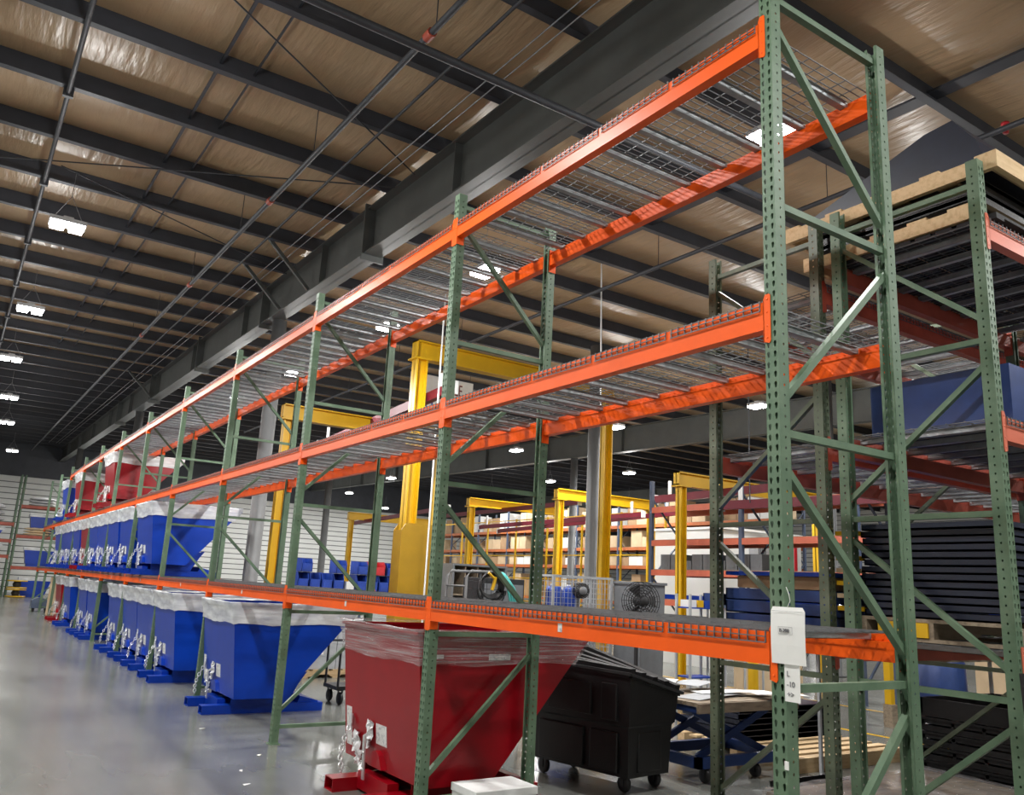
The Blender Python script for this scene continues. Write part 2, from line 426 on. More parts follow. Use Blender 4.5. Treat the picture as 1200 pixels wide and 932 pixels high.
def post_mesh(name, h, mt, holes=True):
    """C-section upright: keyhole face at y=0 (looks to +y), body x 0..W, y -W..0, lips on the open side"""
    mb = MB()
    if holes:
        sheet_holes(mb, (W, 0, 0), (-1, 0, 0), (0, 1, 0), W, 0.0, h, [0.019, 0.0572], 0.0088, 0.0155, tear=True)
        sheet_holes(mb, (0, -W, 0), (0, 1, 0), (-1, 0, 0), W, 0.0, h, [0.036], 0.0062, 0.0072)
        sheet_holes(mb, (W, -W, 0), (0, 1, 0), (1, 0, 0), W, 0.0, h, [0.036], 0.0062, 0.0072)
    else:
        mb.box(0, W, -.003, 0, 0, h).box(0, .003, -W, 0, 0, h).box(W - .003, W, -W, 0, 0, h)
    mb.box(0, 0.017, -W, -W + .003, 0, h).box(W - 0.017, W, -W, -W + .003, 0, h)
    me = bpy.data.meshes.new(name); me.from_pydata(mb.v, [], mb.f); me.materials.append(MT[mt]); me.update()
    return me
BH = 0.142
def beam_mesh(name, length, mt, bh=BH):
    """step beam along +x, outer face y=+.004, top at z=0"""
    prof = [(0.004, -bh), (0.004, 0.0), (-0.030, 0.0), (-0.030, -0.041), (-0.060, -0.041), (-0.060, -bh)]
    return MB().prism(prof, 0, length, 'x').mesh(name, MT[mt])
def bracket_mesh(name, mt):
    mb = MB()
    poly = [(-0.037, 0.030), (-0.030, 0.036), (-0.008, 0.036), (0.004, 0.012), (0.004, -0.205), (-0.030, -0.215), (-0.037, -0.205)]
    mb.prism([(a, b) for a, b in poly], 0.0015, 0.0055, 'y')
    mb.box(0.0, 0.005, -0.066, 0.0055, -0.205, 0.005)
    for z in (0.01, -0.055, -0.125, -0.185):
        mb.lathe([(0, 0.0075), (0.005, 0.0075), (0.006, 0.0055)], (-0.019, 0, z), 8, 'y')
    return mb.mesh(name, MT[mt])
def deck_mesh(name, ncell, D, pitch=PITCH, channels=0):
    mb = MB(); w = ncell * pitch; r = 0.0026
    yf, yb, dr = 0.0115, -D - 0.0115, 0.048
    for i in range(ncell + 1):
        x = i * pitch
        mb.box(x - r, x + r, yb, yf, 0.001, 0.001 + 2 * r)
        mb.box(x - r, x + r, yf - 2 * r, yf, -dr, 0.001)
        mb.box(x - r, x + r, yb, yb + 2 * r, -dr, 0.001)
    for y in (yf, yb - 0):
        for z in (-dr, -0.022):
            s = 1 if y > -0.1 else -1
            mb.box(-r, w + r, min(y, y + s * 2 * r), max(y, y + s * 2 * r), z - r, z + r)
    n = 9
    for j in range(n + 1):
        y = -0.012 + (-D + 0.024) * j / n
        mb.box(-r, w + r, y - r, y + r, 0.001 + 2 * r, 0.001 + 4 * r)
    for c in range(channels): 
        x = w * (c + 0.5) / channels
        chan(mb, x, D)
    return mb.mesh(name, [MT['galv']])
def chan(mb, x, D):
    a, b = -0.034, -D + 0.034
    hw = 0.021
    mb.box(x - hw, x + hw, b, a, -0.036, -0.033)
    mb.box(x - hw, x - hw + .003, b, a, -0.036, 0.0); mb.box(x + hw - .003, x + hw, b, a, -0.036, 0.0)
    mb.box(x - hw - .012, x - hw, b + .02, a - .02, -0.003, 0.0); mb.box(x + hw, x + hw + .012, b + .02, a - .02, -0.003, 0.0)

def frame_parts(root, x, D, H, struts, diags, pm, mt, footmt):
    obj('post', pm, None, root, (x, 0, 0.008))
    obj('post', pm, None, root, (x + W, -D, 0.008), (0, 0, PI))
    for yy in (-W / 2, -D + W / 2):
        obj('foot_plate', MB().box(x - .03, x + W + .03, yy - .055, yy + .055, 0, .008), MT[footmt], root)
    xc = x + W / 2
    for z in struts:
        obj('strut', MB().box(xc - .019, xc + .019, -D + W - .004, -W + .004, z - .018, z + .018), MT[mt], root)
    for (zf, zr) in diags:
        obj('diagonal_brace', MB().bar((xc, -W + .01, zf), (xc, -D + W - .01, zr), .034, .036, (1, 0, 0)), MT[mt], root)

def build_rack(root, frames_x, D, H, struts, diags, levels, beam_mt, pm, mt, decks=True, rear_mt=None, chan_bays=99, skip=(), beam_len=None, narrow=12, wide=23):
    for x in frames_x: frame_parts(root, x, D, H, struts, diags, pm, mt, mt)
    L_ = frames_x[1] - frames_x[0]
    bl = L_ - W
    bm_ = beam_mesh('beam', bl, beam_mt); bk = bracket_mesh('end_bracket', beam_mt)
    bmr = beam_mesh('beam', bl, rear_mt or beam_mt); bkr = bracket_mesh('end_bracket', rear_mt or beam_mt); bkrm = bkr.copy(); bkrm.transform(Matrix.Scale(-1, 4, (1, 0, 0))); bkrm.flip_normals()
    bkm = bk.copy(); bkm.transform(Matrix.Scale(-1, 4, (1, 0, 0))); bkm.flip_normals()
    dn = deck_mesh('wire_deck', narrow, D); dw = deck_mesh('wire_deck_wide', wide, D)
    dn2 = deck_mesh('wire_deck', narrow, D, channels=2); dw2 = deck_mesh('wire_deck_wide', wide, D, channels=4)
    cmb = MB(); chan(cmb, 0, D); cm = cmb.mesh('support_channel', MT['chan'])
    for b in range(len(frames_x) - 1):
        xb = frames_x[b] + W
        for li, h in enumerate(levels):
            if (b, li) in skip: continue
            for side in (0, 1):
                fr_ = (side == 0) != bool(rear_mt)
                if side == 0:
                    bo = obj('beam', bm_ if fr_ else bmr, None, root, (xb, 0, h))
                else:
                    bo = obj('beam', bm_ if (fr_ or not rear_mt) else bmr, None, root, (xb + bl, -D, h), (0, 0, PI))
                kk = (bk, bkm) if (fr_ or not rear_mt) else (bkr, bkrm)
                obj('end_bracket', kk[0], None, bo, (0, 0, 0)); obj('end_bracket', kk[1], None, bo, (bl, 0, 0))
            if not decks: continue
            seq = [0, 0, 0, 1] if bl > 2.8 else [0, 0, 1]
            if b: random.shuffle(seq)
            tot = sum(wide if s else narrow for s in seq) * PITCH
            gap = (bl - tot) / (len(seq) + 0.0); x = xb + gap / 2
            for s in seq:
                if b < chan_bays:
                    d = obj('wire_deck', dw if s else dn, None, root, (x, 0, h + random.uniform(0, .003)))
                    n = 4 if s else 2; wd_ = (wide if s else narrow) * PITCH
                    for c in range(n): obj('support_channel', cm, None, d, (wd_ * (c + .5) / n, 0, 0))
                else: obj('wire_deck', dw2 if s else dn2, None, root, (x, 0, h))
                x += (wide if s else narrow) * PITCH + gap
    return root

LB, D1 = 3.2553, 1.0308
PM1 = post_mesh('post_tall', 4.97, 'green')
FX = [k * LB for k in range(12)]
rack1 = thing('pallet_rack', 'long green pallet rack with bright orange beams running beside the aisle', 'rack', (0, 0, 0), PI / 2)
ST1 = (4.875, 3.67, 2.50, 1.345, 0.17)
DG1 = ((4.72, 3.83), (2.66, 3.53), (2.34, 1.50), (0.33, 1.19))
LV1 = (1.585, 3.151, 4.7186)
build_rack(rack1, FX, D1, 4.98, ST1, DG1, LV1, 'orange', PM1, 'green', chan_bays=7, skip=((10, 2), (9, 2)))
# orange beam bay stickers
for k, (b, li) in enumerate([(0, 0), (1, 0), (2, 0), (3, 0), (4, 0), (5, 0)]):
    st = obj('bay_sticker', MB().box(-.02, .02, 0, .0015, -.025, .025), MT['label'], rack1, (b * LB + 1.63, 0.0045, 1.585 - 0.085))

# perpendicular double row behind it
X2, D2, L2 = 1.95, 1.09, 2.51
PM2 = post_mesh('post_short', 4.56, 'green')
PM3 = post_mesh('post_short_olive', 4.56, 'olive')
ST2 = (4.405, 3.36, 2.29, 1.236, 0.17)
DG2 = ((4.27, 3.50), (2.43, 3.20), (2.15, 1.40), (0.32, 1.09))
LV2 = (1.50, 2.87, 4.165)
rack2 = thing('pallet_rack', 'shorter green rack with salmon beams, holding sheet stacks and crated pallets', 'rack', (X2, 1.045, 0), 0)
build_rack(rack2, [0, L2, 2 * L2], D2, 4.57, ST2, DG2, LV2, 'salmon', PM2, 'green', rear_mt='oldred', narrow=11, wide=24)
rack3 = thing('pallet_rack', 'olive green rack with dark red beams standing back to back with another', 'rack', (X2, 2.25, 0), 0)
build_rack(rack3, [0, L2, 2 * L2], D2, 4.57, ST2, DG2, (1.50, 2.86, 4.05), 'oldred', PM3, 'olive', narrow=11, wide=24)

# ------------------------------------------------------------------ self-dumping hoppers
HW = 1.45                       # width along the rack
def fx(z): return -0.03 + (1.34 - z) / 1.13 * 0.12   # front plate, leans a little
def build_hopper(name, label, mt, loc, film='film'):
    t = thing(name, label, 'hopper', loc)
    prof = [(-0.03, 1.34), (0.09, 0.21), (0.70, 0.21), (1.56, 1.20), (1.66, 1.30), (1.63, 1.34)]
    inner = [(-0.024, 1.34), (0.096, 0.218), (0.696, 0.218), (1.552, 1.205), (1.648, 1.305), (1.62, 1.34)]
    body = MB(); n = len(prof)
    # side plates
    for (ya, yb) in ((0.0, 0.006), (HW - 0.006, HW)): body.prism(prof, ya, yb, 'y')
    # wrap sheet: front, bottom, slope, lip
    for i in range(n - 2):
        a, b, c, d = prof[i], prof[i + 1], inner[i + 1], inner[i]
        body.prism([a, b, c, d], 0.006, HW - 0.006, 'y')
    # rim
    for (ya, yb) in ((-0.012, 0.012), (HW - 0.012, HW + 0.012)): body.box(-0.03, 1.60, ya, yb, 1.325, 1.345)
    body.box(-0.05, -0.02, -0.012, HW + 0.012, 1.325, 1.345)
    obj('body', body, MT[mt], t)
    for yc in (0.36, HW - 0.36):
        tb = MB(); hw, h0, h1, th = 0.085, 0.0, 0.105, 0.008
        tb.box(-0.20, 1.36, yc - hw, yc + hw, h0, h0 + th).box(-0.20, 1.36, yc - hw, yc + hw, h1 - th, h1)
        tb.box(-0.20, 1.36, yc - hw, yc - hw + th, h0 + th, h1 - th).box(-0.20, 1.36, yc + hw - th, yc + hw, h0 + th, h1 - th)
        obj('fork_tube', tb, MT[mt], t)
        s = 1 if yc > HW / 2 else -1
        rk = MB().prism([(0.14, 0.105), (0.14, 0.21), (0.74, 0.21), (0.98, 0.47), (1.10, 0.50), (1.00, 0.36), (0.86, 0.105)], yc + s * 0.09, yc + s * 0.102, 'y')
        obj('rocker_plate', rk, MT[mt], t)
    obj('front_crossmember', MB().box(0.02, 0.12, 0.44, HW - 0.44, 0.02, 0.16), MT[mt], t)
    obj('rear_crossmember', MB().prism([(1.02, 0.105), (1.05, 0.19), (1.30, 0.125), (1.30, 0.105)], 0.30, HW - 0.30, 'y'), MT[mt], t)
    # latch strap, latch block, chain, stickers on the front plate
    obj('latch_block', MB().prism([(0.60, 0.23), (0.66, 0.33), (0.72, 0.36), (0.80, 0.34), (0.86, 0.23)], fx(0.3) - 0.05, fx(0.3) + 0.01, 'x'), MT[mt], t)
    ls = MB().bar((-0.015, 0.83, 0.12), (-0.030, 0.83, 0.46), 0.045, 0.012, (1, 0, 0)).bar((-0.03, 0.83, 0.46), (0.0, 0.76, 0.50), 0.02, 0.02)
    for z in (0.2, 0.33): ls.lathe([(0, -0.04), (0.012, -0.04), (0.014, -0.028)], (0.0, 0.83, z), 8, 'x')
    obj('latch_strap', ls, MT['chain'], t)
    ch = MB()
    A = Vector((fx(0.55) - 0.012, 1.26, 0.52)); B = Vector((-0.11, 1.05, 0.15)); nl = 11
    for i in range(nl):
        tt = (i + .5) / nl; c = A.lerp(B, tt) + Vector((-0.05 * math.sin(PI * tt), 0, -0.03 * math.sin(PI * tt)))
        d = (B - A).normalized(); s = d.cross(Vector((1, 0, 0))).normalized()
        if i % 2: s = d.cross(s).normalized()
        ring = [c + d * (0.028 * math.cos(a)) + s * (0.018 * math.sin(a)) for a in [2 * PI * q / 8 for q in range(8)]]
        ch.tube(ring, 0.0065, 5, closed=True)
    ch.tube([A + Vector((-.01, 0, .05)), A + Vector((-.02, -.02, -.06))], 0.017, 8)
    obj('chain', ch, MT['chain'], t)
    def decal(nm, y0, y1, z0, z1):
        o = 0.003
        V = [(fx(z0) - o, y0, z0), (fx(z0) - o, y1, z0), (fx(z1) - o, y1, z1), (fx(z1) - o, y0, z1), (fx(z0) - .0005, y0, z0), (fx(z0) - .0005, y1, z0), (fx(z1) - .0005, y1, z1), (fx(z1) - .0005, y0, z1)]
        obj(nm, MB().add(V, [(0, 1, 2, 3), (0, 4, 5, 1), (1, 5, 6, 2), (2, 6, 7, 3), (3, 7, 4, 0)]), MT['label'], t)
    rg = random.Random(9)
    for (yc, zc, sz) in ((1.16, .36, .07), (0.88, .50, .06), (0.93, .40, .045), (1.12, .24, .05)):
        pc = MB(); c0 = Vector((fx(zc) - .028, yc, zc)); n6 = 7; V = []; F = []
        for j6 in range(n6):
            for i6 in range(n6):
                V.append(c0 + Vector((rg.uniform(-.022, .018), (i6 / 6 - .5) * sz * 1.7 + rg.uniform(-.006, .006), (j6 / 6 - .5) * sz * 2.4 + rg.uniform(-.006, .006))))
        for j6 in range(n6 - 1):
            for i6 in range(n6 - 1): F.append((j6 * n6 + i6, j6 * n6 + i6 + 1, (j6 + 1) * n6 + i6 + 1, (j6 + 1) * n6 + i6))
        o6 = len(V); V2_ = V + [v + Vector((.004, 0, 0)) for v in V]
        F2_ = F + [tuple(o6 + q for q in reversed(f)) for f in F]
        per = list(range(n6)) + [n6 * q + n6 - 1 for q in range(1, n6)] + [n6 * (n6 - 1) + q for q in range(n6 - 2, -1, -1)] + [n6 * q for q in range(n6 - 2, 0, -1)]
        F2_ += [(per[q], per[(q + 1) % len(per)], o6 + per[(q + 1) % len(per)], o6 + per[q]) for q in range(len(per))]
        pc.add(V2_, F2_); obj('tag_pouch', pc, MT['pouch'], t)
    decal('warning_sticker', 1.30, 1.41, 0.30, 0.62)
    decal('warning_sticker', 0.60, 0.80, 0.40, 0.56)
    obj('serial_plate', MB().box(0.62, 0.83, -0.004, -0.0005, 1.135, 1.185), MT['label'], t)
    obj('serial_plate', MB().box(0.10, 0.20, -0.004, -0.0005, 1.15, 1.18), MT['label'], t)
    # stretch film round the top
    fm = MB(); loop = []
    rng = random.Random(hash(name) % 1000 if film == 'film' else 5)
    o = 0.016
    def seg(p, q, k): return [(p[0] + (q[0] - p[0]) * i / k, p[1] + (q[1] - p[1]) * i / k) for i in range(k)]
    cor = [(-0.05 - o, -o), (-0.05 - o, HW + o), (1.63 + o, HW + o), (1.63 + o, -o)]
    loop = seg(cor[0], cor[1], 14) + seg(cor[1], cor[2], 16) + seg(cor[2], cor[3], 14) + seg(cor[3], cor[0], 16)
    nL = len(loop); rows = []
    rng = random.Random(3)
    lowj = [0.012 * math.sin(i * 0.55) + rng.uniform(-0.006, 0.006) for i in range(nL)]
    for r_, zz in enumerate((1.10, 1.16, 1.23, 1.30, 1.352, 1.372, 1.352)):
        row = []
        for i, (x, y) in enumerate(loop):
            z = zz + (lowj[i] if r_ == 0 else rng.uniform(-.006, .006)); xx = x; yy = y
            cxm, cym = 0.8, HW / 2
            bul = rng.uniform(0.0, 0.006) + (0.006 if r_ in (4, 5) else 0)
            ins = -bul + (0.05 if r_ == 6 else 0)
            if x < 0: xx = max(x, fx(z) - o) if False else x
            xx += ins if x < cxm else -ins; yy += ins if y < cym else -ins
            # the lip side leans in below the rim
            if x > 1.5: xx = min(xx, 1.20 + (z - 0.78) * 0.868 + 0.02)
            elif x > 1.2: 
                lim = 1.20 + (z - 0.78) * 0.868 + 0.02; xx = min(xx, lim)
            if x < 0.0 and z < 1.3: xx = fx(z) - o - bul
            row.append((xx, yy, z))
        rows.append(row)
    V = [q for row in rows for q in row]; F = []
    for r_ in range(len(rows) - 1):
        for i in range(nL): F.append((r_ * nL + i, r_ * nL + (i + 1) % nL, (r_ + 1) * nL + (i + 1) % nL, (r_ + 1) * nL + i))
    fm.add(V, F, 0, True)
    obj('stretch_film', fm, MT[film], t)
    return t
# the red one in the second bay, the lone blue one in the third
hop_red = build_hopper('dump_hopper', 'red dumping hopper on the floor beside the black wheeled bin, thin film on top', 'red', (0.03, 3.42, 0), 'film_clear')
hop_redw = build_hopper('dump_hopper', 'large red dumping hopper with white film on the upper rack shelf', 'red', (0.03, 20.25, 3.172), 'film')
hop_blue = build_hopper('dump_hopper', 'blue dumping hopper alone in its floor bay beside the big red hopper', 'blue', (0.0, 8.28, 0), 'film')
ORD = ['second', 'third', 'fourth', 'fifth', 'sixth', 'seventh', 'eighth', 'ninth', 'tenth', 'eleventh', 'twelfth', 'thirteenth', 'fourteenth']; FLOORN = 0; SHELFN = 0
FB, RB = 'blue hoppers in a row on the floor', 'blue hoppers in a row on the lower rack shelf'
for y in (11.45, 13.17, 14.73, 16.45, 19.75, 21.29, 24.5):
    k_ = ORD[FLOORN]; FLOORN += 1
    dup(hop_blue, (0.0 + random.uniform(-.02, .02), y, 0), None, k_ + ' blue hopper on the floor, counting on from the big red hopper', FB)
dup(hop_redw, (0.02, 27.0, 0), None, 'red dumping hopper on the floor between the blue row and the flat cartons')
dup(hop_blue, (0.0, 14.35, 1.602), None, 'first blue hopper of the lower rack shelf, its sloping side in full view')
for y in (16.47, 18.03, 19.72, 21.27, 24.52, 26.2, 27.75, 29.5):
    k_ = ORD[SHELFN]; SHELFN += 1
    dup(hop_blue, (0.0 + random.uniform(-.02, .02), y, 1.602), None, k_ + ' blue hopper on the lower rack shelf, counting from its empty bays', RB)
dup(hop_redw, (0.02, 22.95, 1.602), None, 'red dumping hopper squeezed between blue ones on the lower rack shelf')
dup(hop_redw, (0.03, 26.3, 3.172), None, 'red dumping hopper on the upper rack shelf next to a blue hopper')
dup(hop_blue, (0.0, 29.5, 3.172), None, 'blue dumping hopper at the far end of the upper rack shelf')

# ------------------------------------------------------------------ high-bay lamps
def lamp_proto():
    t = thing('high_bay_light', 'high-bay lamp', 'lamp', (0, 0, 0)); t.scale = (0.66, 0.8, 0.8)
    h = MB().box(-0.36, 0.36, -0.17, 0.17, 0.0, 0.07).box(-0.10, 0.10, -0.08, 0.08, 0.07, 0.13)
    for s in (-1, 1): h.box(s * 0.185 - 0.165, s * 0.185 + 0.165, -0.19, 0.19, -0.012, 0.0)
    obj('housing', h, MT['housing'], t)
    for s in (-1, 1):
        obj('lens', MB().prism([(s * 0.185 - 0.15, -0.012), (s * 0.185 - 0.13, -0.075), (s * 0.185 + 0.13, -0.075), (s * 0.185 + 0.15, -0.012)], -0.175, 0.175, 'y'), MT['lens'], t)
    wr = MB()
    for s in (-1, 1): wr.tube([(s * 0.3, 0, 0.07), (0, 0, 0.55)], 0.006, 5)
    wr.tube([(0, 0, 0.55), (0, 0, 1.0)], 0.006, 5)
    obj('hanger_wire', wr, MT['conduit'], t)
    for nm, typ, e in (('lamp_glow', 'AREA', LAMP_DOWN), ('lamp_spill', 'POINT', LAMP_SIDE)):
        ld = bpy.data.lights.new(nm, typ); ld.energy = e; ld.color = (1.0, 0.99, 0.965)
        if typ == 'AREA': ld.shape = 'RECTANGLE'; ld.size = 0.66; ld.size_y = 0.34
        else: ld.shadow_soft_size = 0.12
        lo = bpy.data.objects.new(nm, ld); COL.objects.link(lo); lo.parent = t
        lo.location = (0, 0, -0.09 if typ == 'AREA' else -0.22)
    return t
LP = [(-2.45, 4.0, 0), (-2.45, 10.46, 0), (-2.54, 15.5, 0), (-2.58, 20.4, 0), (-2.3, 26.0, 0), (-2.07, 31.4, 0), (-1.4, 40.0, 0),
      (3.31, 2.63, 1), (3.1, 7.94, 1), (3.2, 11.62, 1), (3.1, 16.6, 1), (2.9, 20.6, 1), (3.5, 28.9, 1), (3.5, 38.0, 1),
      (10.3, 13.65, 1), (12.7, 15.9, 1), (13.15, 21.8, 1), (13.24, 11.1, 1), (13.86, 33.4, 1), (15.4, 42.0, 1),
      (19.1, 27.8, 1), (19.4, 33.2, 1), (19.4, 22.8, 1), (24.3, 33.0, 1), (26.0, 41.9, 1), (27.1, 31.4, 1), (35.0, 31.0, 1), (31.5, 41.5, 1), (40.0, 29.0, 1),
      (-2.45, -2.2, 0), (3.3, -3.4, 1), (9.0, -2.5, 1), (9.2, 4.2, 1), (16.0, 5.0, 1), (-8.5, 1.0, 0), (-8.5, 11.0, 0), (-8.5, 22.0, 0), (24.0, 14.0, 1), (3.0, 47.5, 1), (9.0, 48.5, 1), (15.0, 49.0, 1), (21.0, 49.0, 1)]  # last four: unseen lamps added along the back wall to brighten it
lp0 = lamp_proto(); CNT = [0, 0]
ROWS = {0: ('twin-lens high-bay lamp hung in the row over the aisle', 'lamps over the aisle'),
        1: ('twin-lens high-bay lamp hung over the racks behind the long rack', 'lamps over the racks'),
        2: ('small bright high-bay lamp hung over the crane bays', 'lamps over the crane bays')}
for i, (x, y, o) in enumerate(LP):
    r_ = 0 if x < 0 else (1 if x < 8 else 2)
    rz = 0 if o == 0 else PI / 2
    zl = 6.5
    if i == 0: q = lp0; q.location = (x, y, zl); q.rotation_euler = (0, 0, rz)
    else: q = dup(lp0, (x, y, zl), rz)
    q['label'], q['group'] = ROWS[r_]
    if r_ < 2 and y > 0:
        CNT[r_] += 1; q['label'] = (['first'] + ORD)[CNT[r_] - 1] + [' twin-lens lamp over the aisle, counting from the open rack end', ' twin-lens lamp over the back racks, counting from the open rack end'][r_]

# ------------------------------------------------------------------ pipes, cables and rods under the roof
def run(name, label, cat, pts, r, mt, group=None, n=8):
    return tag(obj(name, MB().tube(pts, r, n), MT[mt]), label, cat, group)
run('sprinkler_main', 'thick dark sprinkler pipe crossing below the big roof girder', 'pipe', [(-13.5, 3.67, 6.5), (16, 3.67, 6.5)], 0.04, 'pipe')
sp = thing('sprinkler_branch', 'dark sprinkler pipe running along the aisle with a threaded coupling', 'pipe', (0, 0, 0))
obj('pipe', MB().tube([(-0.10, -8, 6.62), (-0.10, 50, 7.75)], 0.035, 8), MT['pipe'], sp)
for y in (3.9, 8.7, 13.5, 18.3): obj('coupling', MB().tube([(-0.10, y - .06, 6.775 + (y) * .0195 - 0.0), (-0.10, y + .06, 6.777 + y * .0195)], 0.05, 8), MT['oldred'], sp)
for y in PUR[5:26:2]: obj('hanger_rod', MB().tube([(-0.10, y, 6.78 + y * .0195), (-0.10, y, roof_z(y))], 0.006, 5), MT['pipe'], sp)
ap = thing('sprinkler_branch', 'grey pipe fixed close under the purlins beside the aisle lamps', 'pipe', (0, 0, 0))
obj('pipe', MB().tube([(-2.80, -8, roof_z(-8) - .06), (-2.80, 50, roof_z(50) - .06)], 0.03, 8), MT['pipe'], ap)
for y in PUR[4:26:2]: obj('clamp', MB().box(-2.86, -2.74, y - .03, y + .03, roof_z(y) - .11, roof_z(y)), MT['pipe'], ap)
run('conduit', 'thin steel conduit hung between the sprinkler pipe and the girder', 'conduit', [(0.68, -8, roof_z(-8) - .12), (0.68, 50, roof_z(50) - .12)], 0.02, 'pipe')
for x, nm in ((1.13, 'pale cable strung along the aisle side of the girder'), (1.27, 'pale cable strung right against the girder flange')):
    run('cable', nm, 'cable', [(x, -8, roof_z(-8) - .13), (x, 20, roof_z(20) - .13), (x - .1, 50, roof_z(50) - .13)], 0.009, 'conduit', None, 5)
for a, b, lb in (((-1.72, 5.38, 7.5), (1.62, 7.62, 7.5), 'thin bracing rod slanting from the girder across two purlins'), ((-3.6, 11.4, 7.6), (1.62, 8.28, 7.56), 'thin bracing rod reaching over the aisle lamps to the girder'), ((-2.64, 10.96, 7.58), (1.62, 13.2, 7.62), 'thin bracing rod running from the aisle lamp towards the column')):
    run('bracing_rod', lb, 'rod', [a, b], 0.011, 'pipe', None, 5)
pr = thing('sprinkler_branch', 'dark sprinkler pipe over the racks with short hangers and a red head', 'pipe', (0, 0, 0))
obj('pipe', MB().tube([(5.9, -8, 6.95), (5.82, 30, 7.1)], 0.035, 8), MT['pipe'], pr)
for y in PUR[5:20:2]: obj('hanger_rod', MB().tube([(5.86, y, 6.99), (5.86, y, roof_z(y))], 0.006, 5), MT['pipe'], pr)
obj('sprinkler_head', MB().lathe([(0.0, -.1), (.03, -.1), (.03, .0), (.045, .0), (.045, .03), (0, .03)], (6.0, 1.55, 7.09), 10), MT['redpl'], pr)
run('drop_rod', 'single white rod hanging down from the roof behind the long rack', 'rod', [(6.3, 9.0, 7.88), (6.38, 9.0, 4.8)], 0.014, 'white', None, 6)
for x, lb in ((4.72, 'pale vertical pipe beside the tall yellow crane post'), (4.84, 'second pale vertical pipe beside the tall yellow crane post')):
    run('riser_pipe', lb, 'pipe', [(x, 12.2, 0.0), (x, 12.2, roof_z(12.2))], 0.018, 'white', None, 6)

# ------------------------------------------------------------------ yellow workstation cranes
def gantry(label, x0, x1, y, h, wd=0.24, bd=0.36, mt='yellow', legs=(1, 1), foot=False, over=0.15):
    t = thing('gantry_crane', label, 'crane', (x0, y, 0))
    L_ = x1 - x0
    b = MB(); f = bd
    b.box(-over, L_ + over, -wd / 2, wd / 2, h - 0.03, h).box(-over, L_ + over, -wd / 2, wd / 2, h - f, h - f + 0.03).box(-over, L_ + over, -.012, .012, h - f, h)
    b.box(-over, -over + .02, -wd / 2, wd / 2, h - f, h); b.box(L_ + over - .02, L_ + over, -wd / 2, wd / 2, h - f, h)
    obj('bridge_beam', b, MT[mt], t)
    for x, on_ in ((0, legs[0]), (L_, legs[1])):
        if not on_: continue
        p = MB().box(x - wd / 2, x - wd / 2 + .025, -wd / 2, wd / 2, 0, h - f).box(x + wd / 2 - .025, x + wd / 2, -wd / 2, wd / 2, 0, h - f).box(x - wd / 2, x + wd / 2, -.014, .014, 0, h - f)
        p.box(x - wd / 2 - .08, x + wd / 2 + .08, -wd / 2 - .05, wd / 2 + .05, h - f - .03, h - f)
        obj('leg', p, MT[mt], t)
        obj('base_plate', MB().box(x - wd / 2 - .12, x + wd / 2 + .12, -wd / 2 - .12, wd / 2 + .12, 0, .025), MT[mt], t)
    if foot:
        obj('sleeve', MB().prism([(-.22, 0), (-.22, 2.75), (-.13, 2.9), (.5, 2.9), (.62, 2.75), (.62, 0)], -.19, -.165, 'y').prism([(-.22, 0), (-.22, 2.75), (-.13, 2.9), (.5, 2.9), (.62, 2.75), (.62, 0)], .165, .19, 'y').box(-.22, -.20, -.165, .165, 0, 2.75).box(.60, .62, -.165, .165, 0, 2.75), MT['yellow2'], t)
    return t
gantry('tall yellow crane frame with an ochre sleeve, white banner behind its post', 4.75, 10.03, 13.2, 6.85, 0.26, 0.40, foot=True)
gantry('yellow crane frame seen past the round grey column', 2.9, 6.9, 16.0, 5.57, 0.2, 0.34)
gantry('yellow crane frame in front of the box racking, beside the grey square post', 12.0, 15.75, 17.6, 4.70, 0.2, 0.32)
gantry('yellow crane frame in front of the white office, red rail under it', 10.0, 14.7, 10.55, 4.37, 0.17, 0.3)
gantry('small yellow crane frame nearest the tyre-black hose cart bay', 11.85, 15.7, 22.5, 4.70, 0.2, 0.3)
gantry('far yellow crane frame standing before the white siding wall', 10.6, 14.5, 30.0, 4.42, 0.18, 0.3)
def rail(label, a, b, wd=0.10, ht=0.14):
    t = thing('bridge_rail', label, 'rail', (0, 0, 0))
    obj('track', MB().bar(a, b, wd, ht), MT['maroon'], t)
    for p, s in ((a, 1), (b, -1)):
        d = (Vector(b) - Vector(a)).normalized() * s; c = Vector(p) + d * .5
        obj('end_stop', MB().obox(Vector(p) + d * -.02, d, d.cross(Vector((0, 0, 1))), Vector((0, 0, 1)), .02, wd * .7, ht * .7), MT['white'], t)
        obj('hanger', MB().box(c.x - .03, c.x + .03, c.y - .03, c.y + .03, c.z + ht / 2, c.z + .42), MT['white'], t)
    return t
rail('long maroon crane rail between the two tall yellow frames', (5.0, 19.4, 5.28), (5.0, 12.1, 5.68), 0.14, 0.2)
rail('short maroon rail hung beside the long maroon rail', (5.9, 18.5, 5.0), (5.9, 14.6, 5.15), 0.12, 0.16)
rail('maroon rail ending before the white siding wall', (11.2, 31, 4.05), (11.1, 22.8, 4.3))
rail('maroon rail under the small yellow frame', (13.2, 27.5, 4.35), (13.0, 17.9, 4.4))
rail('maroon rail passing in front of the box racking', (14.1, 25.5, 3.95), (14.1, 16.2, 4.05))
rail('second maroon rail passing in front of the box racking', (15.3, 26.0, 3.9), (15.0, 15.6, 4.15))
rail('bright maroon rail under the yellow frame by the office', (11.2, 12.6, 4.0), (11.0, 7.2, 4.05), 0.12, 0.17)
r7 = rail('maroon rail with long rods hung over the olive rack', (9.8, 9.2, 3.55), (9.6, 4.6, 3.45), 0.12, 0.17)
for y_ in (5.4, 8.4): obj('hanger_rod', MB().tube([(9.7, y_, 3.55), (9.7, y_, roof_z(y_) + .02)], .012, 6), MT['pipe'], r7)

